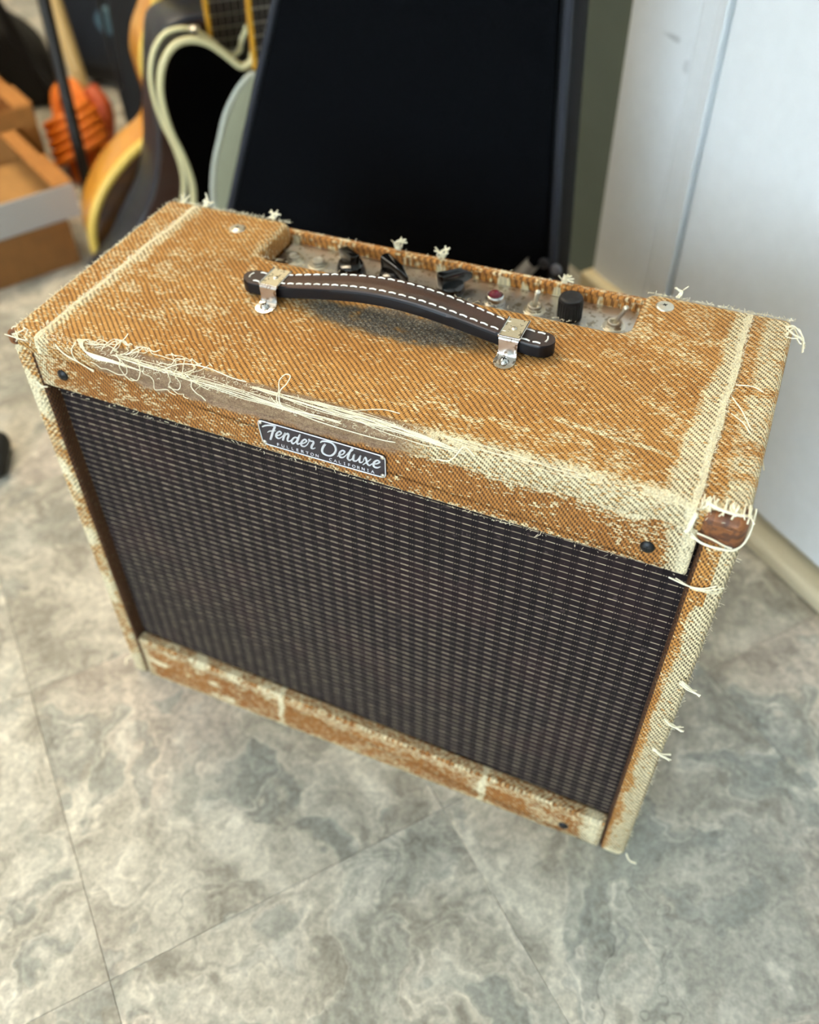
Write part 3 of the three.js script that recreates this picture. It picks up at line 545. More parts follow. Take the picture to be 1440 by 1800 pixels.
// exposed wood at the front corners
{
  const t = texture(256, 128, (u, v, o) => { const n = fbm(u * 6, v * 40, 191, 4), d = fbm(u * 9, v * 9, 195, 3); const c = mix3(mix3([92, 52, 28], [164, 104, 54], n), [62, 34, 24], sst(0.5, 0.7, d) * 0.6); o[0] = c[0]; o[1] = c[1]; o[2] = c[2]; o[3] = n; }, { bump: true, wrap: THREE.RepeatWrapping });
  const wood = std({ map: t.map, bumpMap: t.bumpMap, bumpScale: 0.0006, roughness: 0.55 });
  const r = rbox(0.4845, H - 0.0245, -0.031, 0.5112, H - 0.0002, ZF + 0.0012, 0.0062, 5);
  setUV(r, (x, y, z) => [(x - 0.48) / 0.032, (y + z - 0.37) / 0.03]);
  topPart('exposed_wood', r, wood, 'bare reddish wood at the right front corner');
  const l = rbox(-0.0040, H - 0.013, -0.024, 0.006, H - 0.001, ZF + 0.001, 0.004, 4);
  setUV(l, (x, y, z) => [x / 0.032, (y + z - 0.37) / 0.03]);
  topPart('exposed_wood', l, wood, 'small bare patch of wood at the left front corner');
}

// handle: stitched leather strap under two nickel clips
{
  const zc = -0.1222, x0 = 0.1315, x1 = 0.3672, N = 72;
  const cxm = (x0 + x1) / 2, L = x1 - x0;
  const lift = (x) => { const t = clamp((x - 0.150) / (0.352 - 0.150)); return 0.0017 + 0.0150 * Math.pow(Math.sin(Math.PI * t), 1.35); };
  const halfW = (x) => { const e = Math.min(x - x0, x1 - x); const base = 0.0092 + 0.0028 * Math.pow(Math.max(0, 1 - Math.pow((x - cxm) / (L * 0.36), 2)), 0.8); return e < 0.0092 ? base * Math.sqrt(Math.max(0, 1 - Math.pow(1 - e / 0.0092, 2))) : base; };
  const T = 0.0094, dome = (x) => 0.0012 * sst(0.0, 0.05, Math.min(x - x0, x1 - x));
  const pos = [], idx = [], prof = [];
  // section in (q across -1..1, height)
  for (const q of [-1, -1, -0.96, -0.9, -0.6, -0.3, 0, 0.3, 0.6, 0.9, 0.96, 1, 1, 1, 0.9, 0, -0.9, -1]) prof.push(q);
  const hs = [0.12, 0.8, 0.93, 1, 1, 1, 1, 1, 1, 1, 0.93, 0.8, 0.5, 0.12, 0, 0, 0, 0.12];
  const M = prof.length;
  for (let i = 0; i <= N; i++) {
    const t = i / N, x = cxm - L / 2 * Math.cos(Math.PI * t), w = Math.max(halfW(x), 0.0002), y = H + lift(x);
    for (let k = 0; k < M; k++) { const d = hs[k] > 0.9 ? dome(x) * (1 - prof[k] * prof[k]) : 0; pos.push(x, y + T * hs[k] + d, zc + w * prof[k]); }
    if (i < N) for (let k = 0; k < M - 1; k++) { const a = i * M + k; idx.push(a, a + 1, a + M, a + 1, a + M + 1, a + M); }
  }
  const g = new THREE.BufferGeometry(); g.setAttribute('position', new THREE.Float32BufferAttribute(pos, 3)); g.setIndex(idx);
  let gg = g.toNonIndexed(); gg.computeVertexNormals(); gg = toCreasedNormals(gg, 0.55);
  const P = gg.attributes.position; // the upper face is brown leather, the cut edge black
  setUV(gg, (x, y, z) => [(x - x0) / L, clamp((z - zc) / 0.028 + 0.5)]);
  const topG = [], edgeG = [];
  { const nrm = gg.attributes.normal, uv = gg.attributes.uv;
    const pick = (test) => { const p = [], n = [], u = []; for (let i = 0; i < P.count; i += 3) { const up = (nrm.getY(i) + nrm.getY(i + 1) + nrm.getY(i + 2)) / 3; if ((up > 0.45) === test) for (let k = 0; k < 3; k++) { p.push(P.getX(i + k), P.getY(i + k), P.getZ(i + k)); n.push(nrm.getX(i + k), nrm.getY(i + k), nrm.getZ(i + k)); u.push(uv.getX(i + k), uv.getY(i + k)); } }
      const q = new THREE.BufferGeometry(); q.setAttribute('position', new THREE.Float32BufferAttribute(p, 3)); q.setAttribute('normal', new THREE.Float32BufferAttribute(n, 3)); q.setAttribute('uv', new THREE.Float32BufferAttribute(u, 2)); return q; };
    topG.push(pick(true)); edgeG.push(pick(false)); }
  const lt = texture(1024, 128, (u, v, o) => { const n = fbm(u * 40, v * 6, 201, 3), f = noise(u * 300, v * 40, 203), k = 0.86 + 0.2 * n + 0.12 * (f - 0.5); const c = mix3([58, 45, 40], [76, 50, 35], sst(0.3, 0.7, fbm(u * 5, v * 2, 205, 2))); o[0] = c[0] * k; o[1] = c[1] * k; o[2] = c[2] * k; o[3] = 0.5 + 0.3 * f; }, { bump: true });
  const handle = topPart('handle', edgeG[0], phys({ color: 0x0c0c10, roughness: 0.45, specularIntensity: 0.6 }), 'leather carrying handle with black cut edges');
  const sub = (name, geo, mat, label) => part(name, geo.applyMatrix4(TOPM), mat, handle, label);
  sub('leather_face', topG[0], std({ map: lt.map, bumpMap: lt.bumpMap, bumpScale: 0.0002, roughness: 0.5 }), 'dark brown leather upper face');
  // white stitches, two rows that meet round each end
  const stitchMat = std({ color: 0xf0ece2, roughness: 0.7 });
  const surf = (x, q) => V(x, H + lift(x) + T + dome(x) * (1 - q * q) + 0.0003, zc + halfW(x) * q);
  const st = (a, b, c) => sub('stitch', tube([a, b, c], 0.00058, 6, 6), stitchMat);
  const row = 0.62, step = 0.0073;
  for (const s of [-1, 1]) for (let x = x0 + 0.0105; x < x1 - 0.0125; x += step) {
    const xe = x + 0.0052, r = row * s, p = [x, (x + xe) / 2, xe].map((q, i) => { const v = surf(q, r); v.y += i === 1 ? 0.00025 : -0.0003; return v; });
    st(...p);
  }
  for (const [xe, sg] of [[x0, 1], [x1, -1]]) { const a = surf(xe + sg * 0.0058, 0.5), b = surf(xe + sg * 0.0050, 0), c = surf(xe + sg * 0.0058, -0.5); a.z = zc + 0.0034; b.z = zc; c.z = zc - 0.0034; st(a, b, c); }
  // clips
  const bt = texture(128, 128, (u, v, o) => { const n = fbm(u * 6, v * 6, 217, 4), sp = sst(0.6, 0.7, fbm(u * 14, v * 14, 219, 3)), q = 196 + 30 * n - 70 * sp; o[0] = q; o[1] = q - 3 - 8 * sp; o[2] = q - 8 - 18 * sp; o[3] = 0.5 + 0.3 * n - 0.4 * sp; }, { bump: true, wrap: THREE.RepeatWrapping });
  const ct = texture(256, 256, (u, v, o) => { const n = fbm(u * 7, v * 7, 211, 4), f = noise(u * 60, v * 60, 213), sp = sst(0.62, 0.7, fbm(u * 14, v * 14, 215, 3)) * sst(0.4, 0.65, n); let c = mix3([206, 192, 158], [226, 214, 184], n * 0.7 + f * 0.3); c = mix3(c, [104, 92, 66], sp * 0.8); o[0] = c[0]; o[1] = c[1]; o[2] = c[2]; o[3] = 0.5 + f * 0.2 - sp * 0.3; }, { bump: true, wrap: THREE.RepeatWrapping });
  const bright = std({ map: bt.map, bumpMap: bt.bumpMap, bumpScale: 0.0001, metalness: 1, roughness: 0.24 });
  const clipMat = std({ map: ct.map, bumpMap: ct.bumpMap, bumpScale: 0.0002, metalness: 0.55, roughness: 0.38 });
  for (const xc of [0.1583, 0.3392]) {
    const w = 0.0073, yt = lift(xc) + T + 0.0012, t = 0.0011;
    const plate = rbox(-w, yt, -0.0112, w, yt + t, 0.0112, 0.0004, 2);
    const rims = [-1, 1].map((s) => rbox(s * w - 0.0006, yt, -0.0112, s * w + 0.0006, yt + t + 0.0009, 0.0116, 0.0004, 2));
    // sweep a flat band along the same path
    const path = new THREE.CatmullRomCurve3([V(0, yt + t * 0.5, 0.0106), V(0, yt - 0.0006, 0.0120), V(0, yt * 0.55, 0.0123), V(0, 0.0028, 0.0130), V(0, 0.0009, 0.0150), V(0, 0.0007, 0.0180), V(0, 0.0007, 0.0200)], false, 'centripetal');
    const bp = [], bi = [], K = 28;
    for (let i = 0; i <= K; i++) { const q = path.getPoint(i / K), d = path.getTangent(i / K), nx = -d.z, ww = w * (1 - 0.12 * Math.sin(Math.PI * Math.min(1, i / K * 1.3))); for (const [s, h] of [[-1, -1], [1, -1], [1, 1], [-1, 1]]) bp.push(s * ww, q.y + h * t / 2 * d.z, q.z - h * t / 2 * d.y); void nx; if (i < K) for (let k = 0; k < 4; k++) { const a = i * 4 + k, b = i * 4 + (k + 1) % 4; bi.push(a, a + 4, b, b, a + 4, b + 4); } }
    let band = new THREE.BufferGeometry(); band.setAttribute('position', new THREE.Float32BufferAttribute(bp, 3)); band.setIndex(bi); band = band.toNonIndexed(); band.computeVertexNormals(); band = toCreasedNormals(band, 0.6);
    const tab = new THREE.Shape(); tab.moveTo(-w, 0); tab.lineTo(w, 0); tab.absarc(0, 0.0005, w, 0, Math.PI, false); tab.closePath();
    const tg = slab(tab, t, 0.0003, 2, 12).rotateX(Math.PI / 2).translate(0, 0.0013, 0.0192);
    setUV(band, (x, y, z) => [x / 0.03, (y + z) / 0.03]);
    for (const q of [plate, ...rims, tg]) setUV(q, (x, y, z) => [x / 0.03 + xc * 7, z / 0.03]);
    const zz = zc + 0.0006;
    const clip = topPart('handle_clip', merge([...rims, rbox(-w, yt, 0.0104, w, yt + t + 0.0003, 0.0116, 0.0004, 2), band, tg]).translate(xc, H, zz), bright, 'bent nickel clip over the handle end');
    const cs = (name, geo, mat, label) => part(name, geo.translate(xc, H, zz).applyMatrix4(TOPM), mat, clip, label);
    cs('clip_plate', plate, clipMat, 'cream stained top of the clip');
    cs('rivet', new THREE.SphereGeometry(0.0021, 18, 8, 0, Math.PI * 2, 0, Math.PI / 2).scale(1, 0.5, 1).translate(0, yt + t, 0.0005), nickel);
    cs('screw', new THREE.LatheGeometry([[0, 0.003], [0.0013, 0.0029], [0.0026, 0.0022], [0.0035, 0.0008], [0.0036, 0]].map((p) => new THREE.Vector2(...p)).reverse(), 26).translate(0, 0.0013, 0.0196), chrome);
    cs('screw_slot', merge([box(-0.0017, 0.0022, -0.0004, 0.0017, 0.0033, 0.0004), box(-0.0004, 0.0022, -0.0017, 0.0004, 0.0033, 0.0017)]).rotateY(xc * 9).translate(0, 0.0012, 0.0196), std({ color: 0x14120f, roughness: 0.8 }));
  }
}

// ---------------------------------------------------------------- loose threads
const threadMat = std({ color: 0xf6edcf, roughness: 0.85 });
{
  const R = 0.006, LA = R * Math.PI / 2;
  // s runs over the front edge: negative on the top, positive down the front
  const edge = (x, s, l) => {
    s /= 1000; l /= 1000; x /= 1000;
    let y, z;
    if (s < -LA / 2) { y = H + l; z = ZF - R + s + LA / 2; }
    else if (s > LA / 2) { y = H - R - (s - LA / 2); z = ZF + l + 0.0315 * (s - LA / 2); }
    else { const a = (s + LA / 2) / R; y = H - R + (R + l) * Math.cos(a); z = ZF - R + (R + l) * Math.sin(a); }
    return V(x, y, z).applyMatrix4(TOPM);
  };
  const thread = (pts, r, name = 'loose_thread') => part(name, tube(pts.map((p) => edge(...p)), r / 1000, pts.length * 7, 5), threadMat, amp);
  // the long bundle along the torn edge
  const bundle = (x0, x1, s0, s1, n, spread, l) => { for (let k = 0; k < n; k++) { const pts = [], a = rr(-1, 1) * spread, ph = rr(0, 6), m = Math.max(4, Math.round(Math.abs(x1 - x0) / 14)); for (let i = 0; i <= m; i++) { const t = i / m; pts.push([mix(x0, x1, t) + rr(-2, 2), mix(s0, s1, t) + a * (0.4 + Math.sin(t * 3.1)) + Math.sin(t * 9 + ph) * 0.5 + rr(-0.3, 0.3), l + Math.abs(a) * 0.2 + rr(0, 0.8)]); } thread(pts, rr(0.14, 0.3)); } };
  bundle(92, 250, -1.5, 3.5, 7, 1.5, 0.8); bundle(196, 330, -4, 0, 11, 1.8, 0.6); bundle(240, 345, -5, 2, 6, 2.2, 0.5); bundle(150, 262, 1, 3, 3, 0.6, 1.2); bundle(330, 420, -5, -2, 4, 3, 0.3);
  thread([[212, -1, 1], [216, 1, 1.5], [240, 5, 1.2], [262, 7, 1], [292, 7.5, 0.8], [300, 7, 0.5]], 0.4);
  // the knot of loops at the left end
  for (let k = 0; k < 26; k++) {
    const x = rr(58, 148), s = mix(-6, 1.5, (x - 58) / 90) + rr(-2.5, 2.5), pts = [[x, s, 0.5]]; let a = rr(-0.7, 0.5), px = x, ps = s;
    const m = 5 + Math.floor(rr(0, 6));
    for (let i = 0; i < m; i++) { a += rr(-1.1, 1.1); px += Math.cos(a) * rr(3, 7); ps += Math.sin(a) * rr(2, 5); ps = clamp(ps, -13, 13); pts.push([px, ps, rr(0.6, 4.5)]); }
    thread(pts, rr(0.25, 0.42));
  }
  // sweeping tuft left of the torn strip
  for (let k = 0; k < 14; k++) { const q = k / 13; thread([[54 + q * 6, -7 - q * 2, 0.5], [58 + q * 5, -4 + q * 1.5, 2], [66 + q * 6, 0 + q * 2.5, 3 - q], [82 + q * 10, 1 + q * 1.6, 2], [98 + q * 16, 2 + q * 1.5, 0.8]], 0.36); }
  for (let k = 0; k < 4; k++) thread([[40 + k * 0.5, 1 + k * 0.5, 0.5], [48 + k, 5 + k * 0.6, 2], [57 + k * 1.2, 9 + k * 0.5, 1.4], [66 + k, 14 + k * 0.6, 0.6]], 0.5);
  thread([[55, -4, 0.5], [55, 2, 1.5], [57, 7, 2], [64, 12, 1.4], [70, 14, 1]], 0.42);
  thread([[86, -2, 1], [88, -8, 4], [92, -13, 7], [93, -16, 9]], 0.42);
  thread([[128, 0, 1], [140, -6, 3], [160, -7, 5], [182, -5.5, 3], [190, -7, 1.5]], 0.42);
  // the standing loop
  thread([[222, 4, 0.6], [217, 0, 2], [216, -5, 4], [214, -10, 7], [217, -14, 10], [220.5, -13.5, 10], [220, -9, 7], [217.5, -4, 4], [220, 1, 2], [228, 4, 1.2]], 0.42);
  thread([[352, 2, 0.6], [345, -1, 4], [341, 3, 5], [336, 8, 3], [328, 11, 1]], 0.5); thread([[262, -4, 0.5], [275, -10, 1], [285, -14, 1.2], [296, -15, 0.6]], 0.32);
  // right corner: cord round the bare wood, plus the seam
  const pt = (x, y, z) => V(x / 1000, y / 1000, z / 1000);
  const free = (pts, r) => part('loose_thread', tube(pts.map((p) => pt(...p)), r / 1000, pts.length * 7, 6), threadMat, amp);
  const hT = 416.0;
  for (let k = 0; k < 7; k++) { const o = () => rr(-0.9, 0.9); free([[483 + o(), hT - 4 + o(), -22 + o()], [482 + o(), hT - 8 + o(), -13 + o()], [481 + o(), hT - 14 + o(), -11 + o()], [480 + o(), hT - 20 + o(), -11.5 + o()]], rr(0.5, 0.9)); }
  for (let k = 0; k < 4; k++) { const o = () => rr(-0.7, 0.7); free([[483, 393 + k + o(), -11.4], [490, 391.6 + o(), -10.6], [500, 391 + o(), -10.8], [508, 392 + o(), -12], [512, 397 + o(), -16], [513, 404 + o(), -22 + o()], [512.5, 411 + o(), -28]], rr(0.35, 0.6)); }
  for (let k = 0; k < 22; k++) { const x = rr(484, 511), e = rnd() < 0.3 ? rr(2, 5) : rr(-2, 1.5); free([[x, hT - 2.4, -26 + rr(-2, 2)], [x + rr(-1.5, 1.5), hT - 1.7 + rr(-0.4, 0.5), -20 + rr(-2, 2)], [x + rr(-3, 3), hT - 3.6 - e, -14.2 - rr(0, 3) + Math.max(0, e) * 0.2]], rr(0.3, 0.75)); }
  free([[485, hT - 2.4, -22], [491, hT - 1.2, -17.5], [498, hT - 1.4, -16.2], [506, hT - 2.6, -18], [511, hT - 5, -22]], 0.85);
  free([[486, hT - 2.6, -20], [492, hT - 1.4, -17], [500, hT - 1.6, -16.5], [506, hT - 3, -18]], 0.9); free([[486, 398, -11], [494, 397.5, -10], [502, 394.5, -10.4], [506, 393, -11.5]], 0.6);
  free([[478, 356, -10.5], [490, 354.5, -9.6], [498, 356, -9.4], [505, 361, -9.8]], 0.5); free([[482, 357, -10.5], [492, 354, -9.8], [500, 355, -9.8], [510, 358, -13]], 0.45);
  free([[484, 412.8, -120], [492, 413, -108], [500, 412.6, -92], [508, 410, -78], [512.5, 404, -70]], 0.45); free([[486, 412.8, -104], [495, 413.2, -96], [504, 411.6, -82], [511, 407, -72]], 0.35); free([[484, 413.2, -133], [494, 414, -134], [501, 414, -131]], 0.4);
  for (let k = 0; k < 7; k++) free([[500 + rr(0, 8), 412 + rr(-1, 1), -205 + rr(-10, 10)], [508 + rr(0, 3), 413 + rr(-1, 2), -205 + rr(-10, 8)], [514 + rr(0, 4), 410 + rr(-2, 2), -204 + rr(-9, 8)], [517 + rr(0, 5), 405 + rr(-3, 3), -202 + rr(-6, 8)]], rr(0.3, 0.55));
  // tufts on the right side and along the back
  for (const [x, y, z] of [[510, 262, -12], [509, 218, -9], [508, 180, -8]]) for (let k = 0; k < 6; k++) free([[x - 6 + rr(-1, 1), y + 4 + rr(-2, 2), z + 7], [x, y + rr(-2, 2), z + 7 + rr(-1, 1)], [x + rr(4, 9), y - rr(1, 7), z + 6 + rr(-3, 3)]], rr(0.4, 0.65));
  for (const [x, z, y0, n] of [[97, -222, 408, 7], [12, -219, 406, 7], [34, -221, 407, 9], [428, -222, 412, 3]]) for (let k = 0; k < n; k++) free([[x + rr(-3, 3), y0, z + 2], [x + rr(-3, 4), y0 + rr(1, 4), z - 1], [x + rr(-5, 8), y0 + rr(2, 9), z - rr(0, 5)]], rr(0.35, 0.7));
  for (const x of [205, 243, 345]) for (let k = 0; k < 9; k++) free([[x + rr(-3, 3), 395.5, -233], [x + rr(-4, 4), 399 + rr(0, 2), -233 + rr(-2, 2)], [x + rr(-7, 7), 402 + rr(-1, 4), -233 + rr(-4, 4)]], rr(0.4, 0.8));
  for (let k = 0; k < 10; k++) free([[rr(-2, 14), 404 + rr(-1, 3), -18 + rr(-6, 3)], [rr(-3, 18), 406 + rr(-3, 3), -14 + rr(-5, 3)], [rr(-2, 18), 403 + rr(-6, 4), -11 + rr(-3, 2)]], rr(0.35, 0.55));
  free([[11, 366, -11], [16, 364.5, -9.5], [22, 366, -8.8]], 0.6); free([[510, 8, -2], [514, 6, 2], [520, 7, 3]], 0.7); free([[-4, 12, -6], [-8, 11, -2], [-6, 9, 2]], 0.8);
  // fine fuzz, far too many to count
  const fuzz = [];
  const hair = (a, b, c, r) => fuzz.push(strip(new THREE.TubeGeometry(new THREE.QuadraticBezierCurve3(a, b, c), 3, r, 3, false)));
  const along = (n, f) => { for (let k = 0; k < n; k++) { const p = f(rnd()), l = rr(0.0008, 0.0030), d = V(rr(-1, 1), rr(-0.2, 1), rr(-1, 1)).normalize(); hair(p, p.clone().addScaledVector(d, l * 0.6), p.clone().addScaledVector(d, l).add(V(rr(-1, 1) * l * 0.5, -l * 0.2, rr(-1, 1) * l * 0.5)), rr(0.00009, 0.00022)); } };
  along(900, (t) => edge(mix(4, 500, t), rr(-6, 5), 0.1)); along(420, (t) => edge(mix(60, 320, t), rr(-7, 7), 0.2));
  along(500, (t) => V(0.482 + rr(-0.003, 0.0015), H + 0.0002, mix(-0.025, -0.215, t)).applyMatrix4(TOPM));
  along(420, (t) => V(0.0225 + 0.003 * t + rr(-0.002, 0.003), H + 0.0002, mix(-0.02, -0.215, t)).applyMatrix4(TOPM));
  along(420, (t) => V(-0.0022 + rr(0, 0.003), H - 0.002, mix(-0.02, -0.218, t)).applyMatrix4(TOPM));
  along(380, (t) => V(0.508 + 0.0027 * t, mix(0.01, 0.39, t), -0.006 - 0.0129 * t + rr(-0.004, 0.003)));
  along(300, (t) => V(-0.0 - 0.0027 * t + rr(0, 0.004), mix(0.01, 0.39, t), -0.003 - 0.0129 * t));
  along(110, (t) => V(mix(0.018, 0.484, t), 0.3638 - 0.0049 * t, 0).applyMatrix4(FRONTM));
  along(200, (t) => V(mix(0.115, 0.408, t), H - 0.002, -0.1675).applyMatrix4(TOPM)); along(240, (t) => V(mix(0, 0.115, t), H - 0.001, -0.2205).applyMatrix4(TOPM)); along(240, (t) => V(mix(0.408, 0.51, t), H - 0.001, -0.2205).applyMatrix4(TOPM));
  along(200, (t) => V(mix(0.11, 0.41, t), H - 0.0145, -0.2325).applyMatrix4(TOPM));
  const fz = part('frayed_fuzz', mergeGeometries(fuzz), threadMat, amp, 'short cream fibres along the worn edges'); fz.userData.kind = 'stuff';
}

// ---------------------------------------------------------------- things behind the amplifier
// black tapered case standing behind
{
  const g = thing('guitar_case', 'tall black tapered case with cloth-covered front standing right behind the amplifier', 'case');
  const z0 = -0.550, z1 = -0.475;
  const A = [[-0.225, 0.002], [0.287, 0.002], [0.243, 0.974], [0.169, 0.974]];
  const cloth = texture(256, 256, (u, v, o) => { const n = noise(u * 128, v * 128, 221), q = 5 + 8 * n; o[0] = q; o[1] = q + 2; o[2] = q + 5; o[3] = n; }, { wrap: THREE.RepeatWrapping, bump: true });
  const vel = phys({ map: cloth.map, bumpMap: cloth.bumpMap, bumpScale: 0.0003, roughness: 1, specularIntensity: 0.12 });
  const sh = roundPoly(A, 0.012), body = slab(sh, z1 - z0, 0.006, 3, 5).translate(0, 0, z0);
  setUV(body, (x, y, z, nx) => [(x + (Math.abs(nx) > 0.6 ? z : 0)) * 6, y * 6]);
  part('case_body', body, phys({ color: 0x0d0f12, roughness: 0.8, specularIntensity: 0.35 }), g);
  const inset = (d) => { const c = [0.09, 0.3]; void c; return [[A[0][0] + d * 1.2, A[0][1] + d], [A[1][0] - d, A[1][1] + d], [A[2][0] - d, A[2][1] - d], [A[3][0] + d * 0.4, A[3][1] - d]]; };
  const fr = slab(roundPoly(inset(0.008), 0.01), 0.010, 0.003, 3, 5).translate(0, 0, z1 - 0.004);
  setUV(fr, (x, y) => [x * 6, y * 6]); part('cloth_front', fr, vel, g, 'matt black cloth front');
  const rim = polyShape(A).getPoints(), tb = [];
  for (let i = 0; i < 4; i++) { const a = A[i], b = A[(i + 1) % 4]; tb.push(tube([V(a[0], a[1] + 0.006, z1 + 0.001), V((a[0] + b[0]) / 2, (a[1] + b[1]) / 2 + (i === 0 ? 0.006 : 0), z1 + 0.001), V(b[0], b[1] + (i < 1 ? 0.006 : 0), z1 + 0.001)], 0.0048, 20, 8)); } void rim;
  part('edge_binding', merge(tb), std({ color: 0x1f232c, roughness: 0.7 }), g, 'dark blue-grey binding round the front edge');
  part('latch', merge([tube([V(0.2294, 0.2215, z1 + 0.008), V(0.2420, 0.2477, z1 + 0.014), V(0.2556, 0.2661, z1 + 0.010)], 0.008, 14, 10)]), std({ color: 0x9a948a, roughness: 0.45, metalness: 0.4 }), g, 'pale curved catch low on the case front');
  for (const [x, y, c] of [[0.2668, 0.2657, 0x3a3a3c], [0.2804, 0.2613, 0x77767a]]) part('stud', new THREE.SphereGeometry(0.0062, 16, 10).scale(1, 1, 0.5).translate(x, y, z1 + 0.006), std({ color: c, roughness: 0.4, metalness: 0.5 }), g);
}
const cream = std({ color: 0xdcd2a0, roughness: 0.4 }), amber = std({ color: 0xd39a2e, roughness: 0.4 });
const blackLacquer = phys({ color: 0x020202, roughness: 0.3, specularIntensity: 0.18 });
const spline = (pts) => new THREE.CatmullRomCurve3(pts.map((p) => V(p[0], p[1], 0)), true, 'centripetal').getPoints(140);
const toShape = (pts) => { const s = new THREE.Shape(); s.setFromPoints(pts.slice(0, -1).map((p) => new THREE.Vector2(p.x, p.y))); return s; };
function fretboard(x0, y0, x1, y1, w, z, parent, dark, bind) { // from the body end up
  const d = V(x1 - x0, y1 - y0, 0), L = d.length(), a = Math.atan2(d.x, d.y);
  const put = (g) => g.rotateZ(-a).translate(x0, y0, z);
  part('neck', put(rbox(-w / 2 + 0.001, 0, -0.024, w / 2 - 0.001, L, -0.006, 0.008, 3)), std({ color: 0x3a1a10, roughness: 0.4 }), parent, 'dark reddish brown neck');
  const fb = part('fretboard', put(rbox(-w / 2 + 0.004, 0, -0.006, w / 2 - 0.004, L, 0, 0.001, 2)), dark, parent, 'dark fretboard');
  for (const s of [-1, 1]) part('neck_binding', put(rbox(s * (w / 2 - 0.002) - 0.003, 0, -0.0062, s * (w / 2 - 0.002) + 0.003, L, 0.0006, 0.001, 2)), bind, parent, 'amber binding along the neck');
  const steel = std({ color: 0xb9b4a8, metalness: 1, roughness: 0.3 }); let y = 0.012, gap = 0.0135;
  while (y < L - 0.01) { part('fret', put(cyl(0.0011, 0.0011, w - 0.009, 8).rotateZ(Math.PI / 2).translate(0, y, 0.0004)), steel, fb); y += gap; gap *= 1.0595; }
  for (let k = 0; k < 6; k++) part('string', put(cyl(0.0003 + k * 0.00006, 0.0003 + k * 0.00006, L, 5).translate((k - 2.5) * (w - 0.014) / 5.4, L / 2, 0.0035)), steel, parent);
}
// three guitars in a row, all turned the same way
const GUITAR_TURN = 50 * Math.PI / 180;
const ring = (c) => c.filter((_, i) => i % 2 === 0).slice(0, -1);
const loop = (c, z, r, dx = 0) => tube(ring(c).map((p) => V(p.x + dx, p.y, z)), r, 240, 8, true);
// black guitar with cream binding
{
  const g = thing('electric_guitar', 'black single-cutaway guitar with cream binding, beside the tall black case', 'guitar', null, [-0.27, 0, -0.58]);
  g.rotation.y = GUITAR_TURN;
  const d = 0.048;
  const c = spline([[0.123, 0.352], [0.119, 0.342], [0.106, 0.338], [0.088, 0.354], [0.069, 0.371], [0.048, 0.380], [0.026, 0.378], [0.010, 0.364], [0, 0.343], [-0.004, 0.32], [-0.001, 0.279], [0.009, 0.239], [0.013, 0.199], [0.006, 0.165], [-0.014, 0.12], [-0.018, 0.075], [0.004, 0.03], [0.06, 0.006], [0.13, 0.002], [0.2, 0.006], [0.27, 0.03], [0.30, 0.08], [0.29, 0.13], [0.265, 0.17], [0.25, 0.205], [0.255, 0.25], [0.275, 0.30], [0.265, 0.35], [0.22, 0.385], [0.17, 0.385], [0.14, 0.375]]);
  const body = part('body', slab(toShape(c), d, 0.003, 3, 4).translate(0, 0, -d), blackLacquer, g);
  part('front_binding', loop(c, -0.003, 0.0048), cream, body, 'cream binding round the front edge');
  part('back_binding', loop(c, -d + 0.003, 0.0046), cream, body, 'cream binding round the back edge');
  const pc = spline([[0.117, 0.331], [0.098, 0.321], [0.074, 0.293], [0.058, 0.259], [0.044, 0.224], [0.035, 0.177], [0.04, 0.14], [0.06, 0.13], [0.08, 0.16], [0.10, 0.22], [0.118, 0.29]]);
  const pick = part('pickguard', slab(toShape(pc), 0.004, 0.001, 2, 4).translate(0, 0, 0.005), std({ color: 0xb4b294, roughness: 0.35 }), g, 'pale grey-green pickguard');
  part('pickguard_bevel', loop(pc, 0.008, 0.0034), std({ color: 0xd0d0bd, roughness: 0.35 }), pick, 'lighter bevelled rim');
  part('strap_button', new THREE.LatheGeometry([[0, 0], [0.0035, 0], [0.003, 0.006], [0.0068, 0.009], [0.0068, 0.011], [0, 0.0125]].map((p) => new THREE.Vector2(...p)), 20).translate(0.056, 0.379, -0.016), nickel, g);
  fretboard(0.146, 0.335, 0.158, 0.72, 0.056, 0.010, g, std({ color: 0x18110d, roughness: 0.5 }), amber);
  part('bridge', rbox(0.10, 0.17, 0, 0.17, 0.184, 0.014, 0.003, 2), nickel, g);
}
